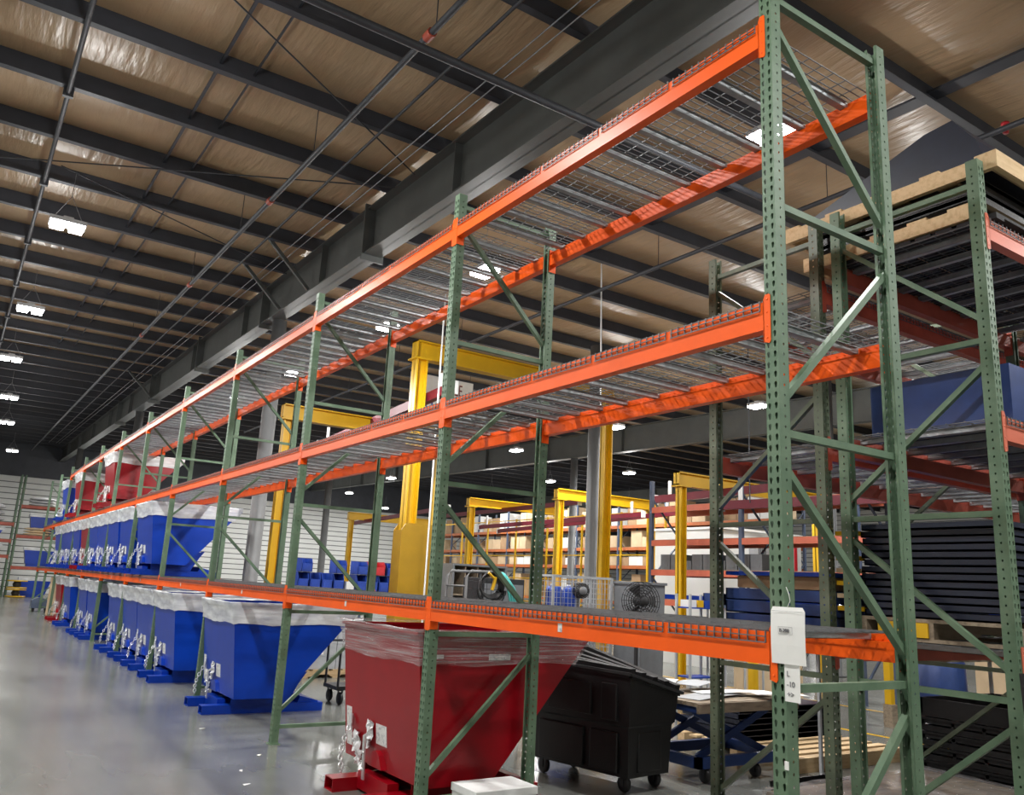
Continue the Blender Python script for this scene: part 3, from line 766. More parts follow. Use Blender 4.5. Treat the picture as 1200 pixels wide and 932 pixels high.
# white banner with red and blue letters
bn = thing('banner', 'white hanging banner with maroon and blue serif lettering', 'banner', (6.42, 17.0, 6.2))
obj('sheet', MB().box(0, 1.95, 0, 0.02, 0, 1.02), MT['white'], bn)
def text(name, s, size, loc, rot, mt, parent, serif=True):
    cu = bpy.data.curves.new(name, 'FONT'); cu.body = s; cu.size = size; cu.extrude = 0.002
    tmp = bpy.data.objects.new(name + '_tmp', cu); COL.objects.link(tmp)
    dg = bpy.context.evaluated_depsgraph_get(); dg.update()
    me = bpy.data.meshes.new_from_object(tmp.evaluated_get(dg)); bpy.data.objects.remove(tmp)
    me.materials.clear(); me.materials.append(MT[mt])
    return obj(name, me, None, parent, loc, rot)
for xc in (.1, 1.85): obj('cord', MB().tube([(xc, .01, 1.0), (xc, .01, 1.86)], .006, 5), MT['pipe'], bn)
tl = text('red_lettering', 'VILLE', 0.46, (1.02, -0.006, 0.58), (PI / 2, 0, 0), 'maroon', bn); tl.scale = (0.55, 1, 1)
tl = text('blue_lettering', 'U', 0.52, (0.44, -0.006, 0.10), (PI / 2, 0, 0), 'royal', bn); tl.scale = (0.8, 1, 1)

# ------------------------------------------------------------------ papers on the first upright
pp = thing('shelf_card', 'white card hung by string on the near green upright, boxed code on it', 'card', (-0.012, 0.0, 1.455))
mb = MB(); rows = []
for i, z in enumerate((0.0, .08, .16, .225, .243)):
    bow = 0.004 * math.sin(i)
    y0, y1 = (0.063, -0.118) if i < 4 else (0.055, -0.103)
    rows.append([(0 - bow, y0, z), (-0.004 - bow, (y0 + y1) / 2, z), (0 - bow, y1, z)])
V = [q for r_ in rows for q in r_]; F = [(i * 3 + j, i * 3 + j + 1, (i + 1) * 3 + j + 1, (i + 1) * 3 + j) for i in range(4) for j in range(2)]
mb.add(V, F); mb.add([(x + .0012, y, z) for x, y, z in V], [tuple(reversed(f)) for f in F])
obj('sheet', mb, MT['paper'], pp)
text('code', 'B-200', 0.022, (-0.0105, 0.012, 0.135), (PI / 2, 0, -PI / 2), 'ink', pp)
bx = MB()
for (ya, yb, za, zb) in ((0.018, -0.056, .126, .127), (0.018, -0.056, .157, .158), (0.018, .017, .126, .158), (-.055, -.056, .126, .158)): bx.box(-.0095, -.009, min(ya, yb), max(ya, yb), za, zb)
bx.box(-.0085, -.008, -.11, .056, .2245, .2255)
obj('code_frame', bx, MT['ink'], pp)
obj('string', MB().tube([(-.004, -0.03, .243), (0.0, -0.042, .27), (.008, -0.03, .30), (.016, -0.01, .33)], 0.0016, 5), MT['paper'], pp)
ps = thing('paper_slip', 'narrow white slip with pencilled marks taped below the card', 'paper', (-0.006, 0, 1.30))
obj('sheet', MB().box(-.0015, 0, -.080, .0, 0, .155), MT['paper'], ps)
for i, (sx, z) in enumerate((('L', .105), ('-10', .062), ('+>', .02))): text('mark', sx, 0.032, (-.0022, -0.012, z), (PI / 2, 0, -PI / 2), 'ink', ps)
obj('tag', MB().box(-.004, .0, -.028, -.008, 0, .035), MT['paper'], None, (-0.0015, 0.02, 1.02))
tag(bpy.data.objects['tag'], 'small pale plastic tag stuck low on the near green upright', 'tag')
bpy.data.objects['tag'].name = 'plastic_tag'

# ------------------------------------------------------------------ black wheeled bin
bin_ = thing('wheeled_bin', 'black plastic wheeled bin with ribbed slanting lid behind the red hopper', 'bin', (0, 0, 0))
BN = {'b': [(2.15, 3.40), (2.72, 3.48), (2.50, 4.62), (1.93, 4.54)], 'm': [(2.13, 3.38), (2.745, 3.465), (2.515, 4.66), (1.90, 4.575)],
      't': [(2.10, 3.33), (2.78, 3.42), (2.54, 4.78), (1.86, 4.68)]}
mb = MB()
ztop = [1.0, 0.82, 1.14, 1.03]
def ring(p, z): return [(x, y, z if not isinstance(z, list) else z[i]) for i, (x, y) in enumerate(p)]
R_ = [ring(BN['b'], .13), ring(BN['m'], .55), ring([(x + (x - 2.32) * .05, y + (y - 4.0) * .03) for x, y in BN['m']], .57), ring(BN['t'], ztop)]
V = [q for r_ in R_ for q in r_]; F = [(3, 2, 1, 0)]
for i in range(3):
    for k in range(4): F.append((i * 4 + k, i * 4 + (k + 1) % 4, (i + 1) * 4 + (k + 1) % 4, (i + 1) * 4 + k))
mb.add(V, F)
V2 = [((x - 2.32) * .97 + 2.32, (y - 4.0) * .98 + 4.0, z + (.01 if i < 4 else 0)) for i, (x, y, z) in enumerate(V)]
mb.add(V2, [tuple(reversed(f)) for f in F]); n_ = 12
mb.add([*R_[3], *V2[12:]], [(k, (k + 1) % 4, 4 + (k + 1) % 4, 4 + k) for k in range(4)])
obj('body', mb, MT['blackpl'], bin_)
rb = MB()
for k in range(4): 
    a, b = Vector(R_[3][k]), Vector(R_[3][(k + 1) % 4]); rb.bar(a, b, .05, .03)
obj('rim', rb, MT['blackpl'], bin_)
# recessed grips and panels on the two faces in view
sd = Vector((-0.24, 1.2, 0)).normalized(); nn = Vector((-sd.y, sd.x, 0))
for (t0, t1, z0, z1) in ((.10, .42, .16, .50), (.50, 1.05, .16, .50)):
    c = Vector((2.13, 3.39, 0)) + sd * ((t0 + t1) / 2) + Vector((0, 0, (z0 + z1) / 2))
    obj('side_panel', MB().obox(c, sd, nn, Vector((0, 0, 1)), (t1 - t0) / 2, .018, (z1 - z0) / 2), MT['blackpl'], bin_, bevel=.01)
for (t0, t1, z0, z1) in ((.12, .30, .60, .92), (.42, .95, .62, .90)):
    c = Vector((2.11, 3.36, 0)) + sd * ((t0 + t1) / 2) + Vector((0, 0, (z0 + z1) / 2))
    obj('side_panel', MB().obox(c, sd, nn, Vector((0, 0, 1)), (t1 - t0) / 2, .02, (z1 - z0) / 2), MT['blackpl'], bin_, bevel=.01)
obj('end_panel', MB().obox((2.43, 3.435, .34), Vector((.99, .13, 0)), Vector((-.13, .99, 0)), Vector((0, 0, 1)), .16, .018, .17), MT['blackpl'], bin_, bevel=.01)
lid = MB()
LC = [Vector((2.08, 3.30, 1.02)), Vector((2.80, 3.38, .835)), Vector((2.56, 4.82, 1.20)), Vector((1.84, 4.72, 1.05))]
def lp(u, v): return LC[0].lerp(LC[1], u).lerp(LC[3].lerp(LC[2], u), v)
nU = 15; V = []; F = []
for j in range(2):
    for i in range(nU):
        p = lp(i / (nU - 1), j); p.z += 0.0; V.append(p)
for i in range(nU - 1): F.append((i, i + 1, nU + i + 1, nU + i))
lid.add(V, F); lid.add([p - Vector((0, 0, .012)) for p in V], [tuple(reversed(f)) for f in F])
for k in range(4): lid.bar(LC[k], LC[(k + 1) % 4], .03, .025)
lo_ = obj('lid', lid, MT['greylid'], bin_)
for u in (.06, .26, .48, .70, .92): obj('lid_rib', MB().bar(lp(u, .01) + Vector((0, 0, .03)), lp(u, .99) + Vector((0, 0, .03)), .07, .05), MT['blacklid'], lo_)
def caster(parent, x, y, r=.075, ztop_=.15, mt='blackgl'):
    c = MB().lathe([(0.25 * r, -.022), (r * .9, -.022), (r, -.012), (r, .012), (r * .9, .022), (.25 * r, .022)], (x, y, r), 16, 'x')
    o = obj('caster', c, MT[mt], parent)
    obj('caster_fork', MB().box(x - .032, x - .026, y - .02, y + .02, r * .7, ztop_).box(x + .026, x + .032, y - .02, y + .02, r * .7, ztop_).box(x - .035, x + .035, y - .03, y + .03, ztop_ - .012, ztop_), MT['dark'], o)
for x, y in ((2.20, 3.50), (2.62, 3.56), (1.99, 4.42), (2.42, 4.50)): caster(bin_, x, y)

# ------------------------------------------------------------------ white box beside the red hopper
wb = thing('storage_box', 'plain white lidded box standing before the red hopper', 'box', (0.25, 2.86, 0))
obj('box_body', MB().box(0, .52, 0, .34, 0, .245), MT['white'], wb); obj('box_lid', MB().box(-.008, .528, -.008, .348, .245, .30), MT['white'], wb, bevel=.004)

# ------------------------------------------------------------------ lift table with scrap sheets
lt = thing('lift_table', 'navy wheeled scissor lift table with scrap sheet on wooden boards', 'lift table', (3.05, 3.42, 0))
obj('base_frame', MB().box(0, 1.25, 0, .06, .14, .24).box(0, 1.25, .74, .80, .14, .24).box(0, .06, 0, .8, .14, .24).box(1.19, 1.25, 0, .8, .14, .24), MT['navybl'], lt)
for y in (.10, .70):
    obj('scissor_arm', MB().bar((.08, y, .22), (1.1, y, .64), .03, .07), MT['navybl'], lt); obj('scissor_arm', MB().bar((.08, y + .035, .64), (1.1, y + .035, .22), .03, .07), MT['navybl'], lt)
obj('platform', MB().box(-.02, 1.3, -.02, .85, .64, .70), MT['navybl'], lt)
for x, y in ((.14, .05), (.86, .06), (.14, .75), (1.1, .75)): caster(lt, x, y, .07, .14)
wp = thing('wood_deck', 'worn wooden board deck on the lift table under scrap sheets', 'board', (3.05, 3.40, .702))
for i in range(6): obj('plank', MB().box(-.05, 1.42, i * .16, i * .16 + .145, 0.0, .035), MT['woodold'], wp)
obj('edge_board', MB().box(-.05, 1.42, -.03, -.002, -.06, .03), MT['woodold'], wp)
rs = random.Random(4)
for i, (x, y, w_, l_, rz, m_) in enumerate(((3.15, 3.5, .9, .30, .2, 'greyl'), (3.45, 3.75, .9, .22, -.25, 'white'), (3.9, 3.42, .55, .24, -.5, 'white'), (3.6, 3.95, .7, .3, .4, 'greyl'), (3.2, 3.9, .6, .14, .7, 'white'))):
    o = obj('scrap_sheet', MB().prism([(0, 0), (w_ * .5, .012), (w_, .0), (w_, .004), (w_ * .5, .016), (0, .004)], 0, l_, 'y'), MT[m_], None, (x, y, .742 + i * .022), (rs.uniform(-.02, .02), rs.uniform(-.02, .02), rz))
    tag(o, ['long pale offcut lying along the lift table edge', 'white curled offcut across the lift table', 'white sheet hanging over the lift table corner', 'grey offcut at the back of the lift table', 'narrow white strip angled on the lift table'][i], 'sheet')
ns = [thing('panel_stack_pallet', 'pale slatted pallet under the navy panels beyond the lift table', 'pallet', (4.47, 3.40, 0))]
for i in range(9): obj('slat', MB().box(.0, 1.9, i * .2, i * .2 + .12, .12, .145), MT['wood'], ns[0])
for y in (.0, .8, 1.6): obj('runner', MB().box(0, 1.9, y, y + .1, 0, .12), MT['wood'], ns[0])
for i in range(6):
    tag(obj('navy_tray', MB().box(0, 1.7, 0, .9, 0, .05).box(0, 1.7, 0, .012, .0, .06), MT['navy'], None, (4.60 + .02 * (i % 2), 4.28, .147 + i * .062)), (['bottom'] + ORD)[i] + ' navy steel tray up in the low stack on the slatted pallet', 'tray', 'navy panels on the slatted pallet')

# ------------------------------------------------------------------ loads on the perpendicular racks
def pallet(label, loc, lx, ly, mt, n=7, group=None, th=.022):
    t = thing('wood_pallet', label, 'pallet', loc, 0, group)
    for i in range(n):
        x = (lx - .1) * i / (n - 1); obj('slat', MB().box(x, x + .1, 0, ly, .098, .098 + th), MT[mt], t)
    for y in (0, ly / 2 - .02, ly - .04):
        ob = MB().prism([(0, 0), (0, .098), (lx, .098), (lx, 0), (lx * .78, 0), (lx * .74, .035), (lx * .60, .035), (lx * .56, 0), (lx * .44, 0), (lx * .40, .035), (lx * .26, .035), (lx * .22, 0)], y, y + .04, 'y')
        obj('stringer', ob, MT[mt], t)
    for x in (0, lx * .5 - .05, lx - .1): obj('slat', MB().box(x, x + .1, 0, ly, -th, 0), MT[mt], t)
    return t
def crate(label, loc, lx, ly, h, group=None, mt='blackpl', n=5):
    t = thing('plastic_crate', label, 'crate', loc, 0, group)
    obj('tray', MB().box(0, lx, 0, ly, 0, .02), MT[mt], t)
    for (x0, x1, y0, y1) in ((0, lx, 0, .025), (0, lx, ly - .025, ly), (0, .025, .025, ly - .025), (lx - .025, lx, .025, ly - .025)):
        for z in (.02, h * .55, h - .03): obj('rail', MB().box(x0, x1, y0, y1, z, z + .03), MT[mt], t)
    for i in range(7):
        x = (lx - .03) * i / 6
        for y in (0.0, ly - .02): obj('rib', MB().box(x, x + .03, y, y + .02, .05, h - .03), MT[mt], t)
    for i in range(4):
        y = (ly - .03) * i / 3
        for x in (0.0, lx - .02): obj('rib', MB().box(x, x + .02, y, y + .03, .05, h - .03), MT[mt], t)
    return t
# top level of the green rack: pallet, black crates, upturned frame, another pallet
zt = 4.165 + .012
sl = thing('plastic_pallet', 'black slotted plastic pallet seen from below on the top shelf', 'pallet', (X2 + .12, -.08, zt))
for i in range(8): obj('slat', MB().box(0, 2.2, i * .145, i * .145 + .11, 0.02, .04), MT['dark'], sl)
for i in range(6): obj('runner', MB().box(i * .42, i * .42 + .1, 0, 1.13, 0, .02), MT['dark'], sl)
def frame_board(label, loc, lx, ly, h):
    t = thing('timber_skid', label, 'skid', loc)
    for nm, b in (('side_board', (0, .04, 0, ly)), ('side_board', (lx - .04, lx, 0, ly)), ('end_board', (.04, lx - .04, 0, .04)), ('end_board', (.04, lx - .04, ly - .04, ly))):
        obj(nm, MB().box(*b, 0, h), MT['wood'], t)
    for i in range(5):
        y = (ly - .14) * i / 4 ; obj('slat', MB().box(0, lx, y, y + .14, h, h + .02), MT['wood'], t)
    return t
frame_board('lower pale timber pallet frame on the top shelf of the green rack', (X2 + .10, .08, zt + .045), 2.3, 1.28, .09)
for k in range(2): crate(['lower', 'upper'][k] + ' black plastic crate layer between the two timber skids on the top shelf', (X2 + .16, .02, zt + .165 + k * .085), 2.1, 1.2, .08, 'black crates between the timber frames')
frame_board('upper pale timber pallet frame resting on the black crates', (X2 + .10, -.12, zt + .34), 2.3, 1.65, .10)
tag(obj('steel_tray', MB().prism([(-.02, 0), (1.50, 0), (1.46, .06), (.40, .40), (.20, .42), (.06, .22)], 0, 1.9, 'x'), MT['navy'], None, (X2 + .25, .02, zt + .462)), 'dark navy steel chute lying on top of the upper timber skid', 'chute')
# blue panel on the middle level
o = tag(obj('blue_panel', MB().box(0, 2.25, 0, .95, 0, .02).box(0, .02, 0, .95, .02, .36).box(.02, 2.25, 0, .02, .02, .36), MT['navybl'], None, (X2 + .22, -.03, 2.884)), 'deep blue folded steel tray on the middle shelf of the green rack', 'tray')
# lower level: pallet with a tall stack of navy sheets
pallet('grey weathered pallet with a yellow end under the tall navy sheet stack', (X2 + .10, .03, 1.535), 2.2, .96, 'woodold')
obj('yellow_end', MB().box(0, .012, 0.02, .36, 0.0, .09), MT['yellow'], None, (X2 + .086, .50, 1.54))
tag(bpy.data.objects['yellow_end'], 'yellow painted end board beside the weathered pallet', 'board')
for i in range(13):
    jx, jy = rs.uniform(-.012, .012), rs.uniform(-.012, .012)
    ms = MB().box(0, 2.1, 0, .94, 0, .008).box(0, .008, 0, .94, .0, .040).box(0, 2.1, 0, .008, .0, .04).box(0, 2.1, .932, .94, .0, .04)
    tag(obj('steel_sheet', ms, MT['navy'], None, (X2 + .14 + jx, .05 + jy, 1.66 + i * .047)), (['bottom'] + ORD)[i] + ' navy folded sheet up in the tall stack on the weathered pallet', 'sheet', 'tall stack of navy sheets')
for i in range(7):
    y = .55 + rs.uniform(-.0, .03)
    tag(obj('yellow_spacer', MB().box(0, .10, 0, .16, 0, .03), MT['yellow' if i % 2 == 0 else 'cardl'], None, (X2 + .09, 1.0, 1.68 + i * .085)), 'small yellow or card spacer poking from the navy sheet stack', 'spacer', 'spacers in the navy sheet stack')
# under the green rack: wrapped load and black perforated crates
fl = thing('wrapped_load', 'low film-wrapped pallet load lying on the floor under the green rack', 'load', (2.25, .02, 0))
for y in (0, .95, 1.85): obj('runner', MB().box(0, 2.1, y, y + .1, 0, .1), MT['woodold'], fl)
obj('load_core', MB().box(0, 2.1, 0, 1.95, .1, .33), MT['woodold'], fl)
V = []; F = []
for j in range(15):
    for i in range(19): V.append((-.02 + 2.14 * i / 18, -.02 + 1.99 * j / 14, .345 + rs.uniform(-.004, .016)))
for j in range(14):
    for i in range(18): F.append((j * 19 + i, j * 19 + i + 1, (j + 1) * 19 + i + 1, (j + 1) * 19 + i))
sk = MB().add(V, F, 0, True)
edge = [(-.025, -.025), (2.125, -.025), (2.125, 1.975), (-.025, 1.975)]
sk.add([(x, y, z) for z in (.03, .345) for x, y in edge], [(k, (k + 1) % 4, 4 + (k + 1) % 4, 4 + k) for k in range(4)])
obj('stretch_film', sk, MT['film_clear'], fl)
for i in range(6):
    crate((['bottom'] + ORD)[i] + ' black slotted tray up in the stack past the wrapped floor load', (4.62, 1.27, .002 + i * .125), 1.3, .86, .12, 'black trays past the wrapped load')
tag(obj('black_tub', MB().box(0, 1.3, 0, .86, 0, .02).box(0, .02, 0, .86, .02, .16).box(1.28, 1.3, 0, .86, .02, .16).box(0, 1.3, 0, .02, .02, .16).box(0, 1.3, .84, .86, .02, .16), MT['blackpl'], None, (4.62, 1.27, .755)), 'plain black tub topping the slotted tray stack', 'tub')
tag(obj('shallow_tray', MB().box(0, .8, 0, .5, 0, .015).prism([(0, 0), (.8, 0), (.84, .11), (-.04, .11)], -.02, 0, 'y').prism([(0, 0), (.8, 0), (.84, .11), (-.04, .11)], .5, .52, 'y').box(-.03, 0, 0, .5, 0, .11).box(.8, .83, 0, .5, 0, .11), MT['blackpl'], None, (3.5, 2.42, .001)), 'black shallow plastic tray on the floor past the olive rack', 'tray')
for i, (x0, x1, y0, y1, lb) in enumerate(((7.75, 7.83, 2.5, 12.0, 'yellow tape line on the floor beyond the slatted pallet'), (10.2, 10.28, 2.5, 12.0, 'farther yellow tape line on the floor by the salmon-beamed rack'))):
    tag(obj('floor_line', MB().box(x0, x1, y0, y1, 0.0, .003), MT['yellow'], None), lb, 'floor line')
yp = thing('guard_post', 'yellow and brown guard post standing past the olive rack', 'post', (8.75, 5.05, 0))
obj('post', MB().box(-.05, .05, -.05, .05, .30, 1.6), MT['yellow'], yp); obj('sleeve', MB().box(-.07, .07, -.07, .07, 0, .32), MT['woodold'], yp)

# olive rack lower shelf: blue trays, cardboard and black film
for i in range(3):
    tag(obj('steel_tray', MB().box(0, 2.1, 0, .98, 0, .01).box(0, .01, 0, .98, 0, .09).box(0, 2.1, 0, .01, 0, .09).box(0, 2.1, .97, .98, 0, .09), MT['navybl'], None, (X2 + .13, 1.22, 1.525 + i * .095)), (['bottom', 'middle', 'top'][i]) + ' navy shallow tray of the stack on the olive rack', 'tray', 'navy trays on the olive rack')
tag(obj('cardboard_sheet', MB().box(0, 1.9, 0, .84, 0, .09), MT['card'], None, (X2 + .2, 1.3, 1.812)), 'brown cardboard slab between the blue trays on the olive rack', 'cardboard')
tag(obj('steel_tray', MB().box(0, 2.1, 0, .98, 0, .03), MT['blue'], None, (X2 + .13, 1.22, 1.905)), 'bright blue flat tray topping the olive rack stack', 'tray')
st = thing('work_stand', 'low steel stand carrying film-draped blue trays past the olive rack', 'stand', (4.6, 2.3, 0))
for x in (0.05, 1.75):
    for y in (.05, .95): obj('leg', MB().box(x - .015, x + .015, y - .015, y + .015, 0, 1.2), MT['greyl'], st)
obj('top', MB().box(0, 1.8, 0, 1.0, 1.2, 1.26), MT['woodold'], st)
for i in range(3): tag(obj('steel_tray', MB().box(0, 1.7, 0, .9, 0, .01).box(0, 1.7, 0, .01, 0, .13).box(0, .01, 0, .9, 0, .13).box(0, 1.7, .89, .9, 0, .13), MT['navybl'], None, (4.65, 2.35, 1.265 + i * .135)), (['bottom', 'middle', 'top'][i]) + ' navy tray on the low steel stand under black film', 'tray', 'navy trays on the stand')
V = []; F = []
for j in range(13):
    for i in range(13):
        u, v = i / 12, j / 12
        z = 1.70 - .55 * max(0, .35 - u) / .35 * .75 + rs.uniform(-.015, .03)
        V.append((4.50 + .9 * u + .06 * max(0, u - .35), 2.22 + 1.15 * v, z - .3 * max(0, v - .85) / .15))
for j in range(12):
    for i in range(12): F.append((j * 13 + i, j * 13 + i + 1, (j + 1) * 13 + i + 1, (j + 1) * 13 + i))
fo = obj('film_drape', MB().add(V, F, 0, True), MT['blackfilm']); md = fo.modifiers.new('th', 'SOLIDIFY'); md.thickness = .004
tag(fo, 'crumpled black plastic film draped over the navy trays', 'film')
# red-handled tool leaning on the green rack
rt = thing('pallet_jack_handle', 'red and black handle leaning against the green rack upright', 'handle', (1.86, -.16, 0))
obj('shaft', MB().tube([(0.0, 0, 0), (.02, .05, 1.12)], .017, 8), MT['redpl'], rt); obj('grip', MB().tube([(.02, .05, 1.12), (.026, .063, 1.40)], .021, 8), MT['blackgl'], rt)

# ------------------------------------------------------------------ blue bins on a steel bench
bb = thing('bin_bench', 'steel bench holding the rows of blue plastic bins', 'bench', (5.6, 21.8, 0))
obj('top', MB().box(0, 4.2, 0, .8, 1.28, 1.33), MT['steelpost'], bb)
for x in (.05, 2.1, 4.1):
    for y in (.05, .72): obj('leg', MB().box(x - .03, x + .03, y - .03, y + .03, 0, 1.28), MT['steelpost'], bb)
def parts_bin(label, loc, mt, group, w_=.30, d_=.5, h_=.30):
    t = thing('parts_bin', label, 'bin', loc, 0, group)
    obj('shell', MB().prism([(0, 0), (0, h_ * .62), (.10, h_), (d_, h_), (d_, 0)], 0, .012, 'x').prism([(0, 0), (0, h_ * .62), (.10, h_), (d_, h_), (d_, 0)], w_ - .012, w_, 'x').box(0, w_, 0, .012, 0, h_ * .62).box(0, w_, d_ - .012, d_, 0, h_).box(0, w_, 0, d_, 0, .012), MT[mt], t)
    obj('front_lip', MB().box(.05, w_ - .05, -.02, .0, .06, h_ * .5), MT[mt], t)
    return t
rb_ = random.Random(11)
for i in range(11):
    if i == 4: continue
    parts_bin('royal blue parts bin in the lower row on the steel bench', (5.65 + i * .375, 21.85, 1.335), 'royal', 'blue bins, lower row', .33, .6, .52)
for i, x in enumerate((5.75, 7.55, 8.55, 9.2, 9.45)):
    parts_bin('royal blue parts bin stacked on the lower bin row', (x if i < 4 else 6.85, 21.9, 1.86), 'royal', 'blue bins, upper row', .33, .6, .40)
parts_bin('single red parts bin among the blue bins', (8.05, 21.9, 1.86), 'redpl', None, .42, .6, .42)
tag(obj('parts_bin', MB().box(0, .25, 0, .02, 0, .3).box(0, .25, .02, .4, 0, .02).box(0, .02, .02, .4, .02, .3).box(.23, .25, .02, .4, .02, .3), MT['white'], None, (7.19, 21.85, 1.335)), 'small white bin front among the blue bins', 'bin')

# ------------------------------------------------------------------ grey open cabinet, hose cart, mesh cage, fan
gc = thing('open_cabinet', 'grey open-fronted cabinet beside the ochre crane sleeve', 'cabinet', (5.55, 12.6, 0))
obj('carcass', MB().box(0, .05, 0, .9, 0, 2.1).box(1.3, 1.35, 0, .9, 0, 2.1).box(0, 1.35, 0, .9, 2.1, 2.14).box(0.05, 1.3, .87, .9, 0, 2.1), MT['grey'], gc)
for z in (.5, 1.0, 1.5): obj('shelf', MB().box(.05, 1.3, .03, .87, z, z + .03), MT['woodold'], gc)
for x in (.32, .62, .95): obj('divider', MB().box(x, x + .02, .03, .87, 1.53, 2.09), MT['woodold'], gc)
hc = thing('hose_cart', 'tubular cart with coiled black cable and teal hoses', 'cart', (3.50, 8.6, 0))
fr = MB()
for y in (0, .6): fr.tube([(0, y, .25), (0, y, 1.85), (.08, y, 1.93), (.62, y, 1.93)], .022, 8)
for x, z in ((0, .3), (0, 1.0), (0, 1.7), (.62, 1.93)): fr.tube([(x, 0, z), (x, .6, z)], .018, 6)
fr.tube([(.62, 0, 1.93), (.62, 0, .25)], .022, 8); fr.tube([(.62, .6, 1.93), (.62, .6, .25)], .022, 8)
obj('frame', fr, MT['column'], hc)
obj('deck', MB().box(-.05, .7, -.03, .63, .2, .25), MT['grey'], hc)
mh = MB()
for i in range(8): mh.tube([(.02 + i * .085, -.02, .3), (.02 + i * .085, -.02, 1.85)], .004, 4)
for i in range(14): mh.tube([(.02, -.02, .35 + i * .11), (.62, -.02, .35 + i * .11)], .004, 4)
obj('mesh_panel', mh, MT['dark'], hc)
for x, y in ((0.05, .05), (.6, .05), (.05, .55), (.6, .55)): caster(hc, x, y, .09, .2)
co = MB()
for k in range(5): co.tube([(.41 + (.17 + .012 * k) * math.cos(a), -.05 - .018 * k, 1.73 + (.15 + .012 * k) * math.sin(a)) for a in [2 * PI * q / 20 for q in range(20)]], .016, 6, closed=True)
for k in range(5): co.tube([(.40 + (.21 + .012 * k) * math.cos(a), -.06 - .018 * k, 1.66 + (.17 + .012 * k) * math.sin(a)) for a in [PI + PI * q / 12 for q in range(13)]], .017, 6)
tag(obj('cable_coil', co, MT['blackgl'], None, (3.50, 8.632, 0)), 'black cable coil hanging on the tubular cart', 'cable')
th_ = MB()
for k in range(4): th_.tube([(.615 + .004 * k, .02, 1.93), (.62 + .015 * k, -.05, 1.87), (.66 + .04 * k, -.10, 1.70), (.72 + .045 * k, -.10, 1.50), (.74 + .05 * k, -.08, 1.05)], .019, 6)
tag(obj('air_hose', th_, MT['teal'], None, (3.50, 8.55, 0)), 'teal hoses drooping from the tubular cart', 'hose')
tag(obj('spray_gun', MB().tube([(0, 0, 0), (.03, 0, .10), (.05, 0, .2)], .028, 8).tube([(.02, 0, .18), (-.08, 0, .26)], .022, 6), MT['yellow'], None, (3.90, 8.49, 1.66)), 'yellow hand tool hung inside the cable coil', 'tool')
dk = thing('tool_chest', 'dark steel chest standing behind the hose cart', 'chest', (4.25, 9.35, 0))
obj('body', MB().box(0, .85, 0, .6, 0.0, 1.85), MT['dark'], dk, bevel=.01)
for z in (.2, .6, 1.0, 1.4): obj('drawer', MB().box(.04, .81, -.02, 0, z, z + .36), MT['grey'], dk)
def cage(label, loc, lx, ly, h, mt='greyl'):
    t = thing('wire_cage', label, 'cage', loc)
    p = MB()
    for x in (0, lx):
        for y in (0, ly): p.box(x - .018, x + .018, y - .018, y + .018, 0, h)
    for x in (0, lx): p.box(x - .015, x + .015, 0, ly, h - .03, h).box(x - .015, x + .015, 0, ly, .15, .18)
    for y in (0, ly): p.box(0, lx, y - .015, y + .015, h - .03, h).box(0, lx, y - .015, y + .015, .15, .18)
    obj('frame', p, MT[mt], t)
    for y in (0, ly):
        q = MB(); n = int(lx / .07)
        for i in range(1, n): q.box(lx * i / n - .003, lx * i / n + .003, y - .003, y + .003, .18, h - .03)
        for i in range(1, int(h / .08)): q.box(0, lx, y + .003, y + .009, i * .08, i * .08 + .006)
        obj('mesh_panel', q, MT[mt], t)
    for x in (0, lx):
        q = MB(); n = int(ly / .07)
        for i in range(1, n): q.box(x - .003, x + .003, ly * i / n - .003, ly * i / n + .003, .18, h - .03)
        for i in range(1, int(h / .08)): q.box(x + .003, x + .009, 0, ly, i * .08, i * .08 + .006)
        obj('mesh_panel', q, MT[mt], t)
    obj('floor_tray', MB().box(0, lx, 0, ly, .13, .15), MT[mt], t)
    return t
cage('grey wire mesh cage holding blue barrels beside the yellow post', (4.55, 7.8, 0), 1.15, .52, 1.94)
for i, x in enumerate((4.62, 4.95)):
    d_ = thing('barrel', ['blue barrel in the wire cage, by the cage corner', 'blue barrel in the wire cage, beside the desk fan'][i], 'barrel', (x + .14, 8.06, .151))
    obj('drum', MB().lathe([(0, 0), (.13, 0), (.135, .05), (.13, .4), (.14, .42), (.13, .45), (.13, 1.55), (.11, 1.62), (0, 1.62)], (0, 0, 0), 18), MT['royal'], d_)
    obj('cap', MB().lathe([(0, 1.62), (.03, 1.62), (.03, 1.65), (0, 1.65)], (0, .05, 0), 10), MT['white'], d_)
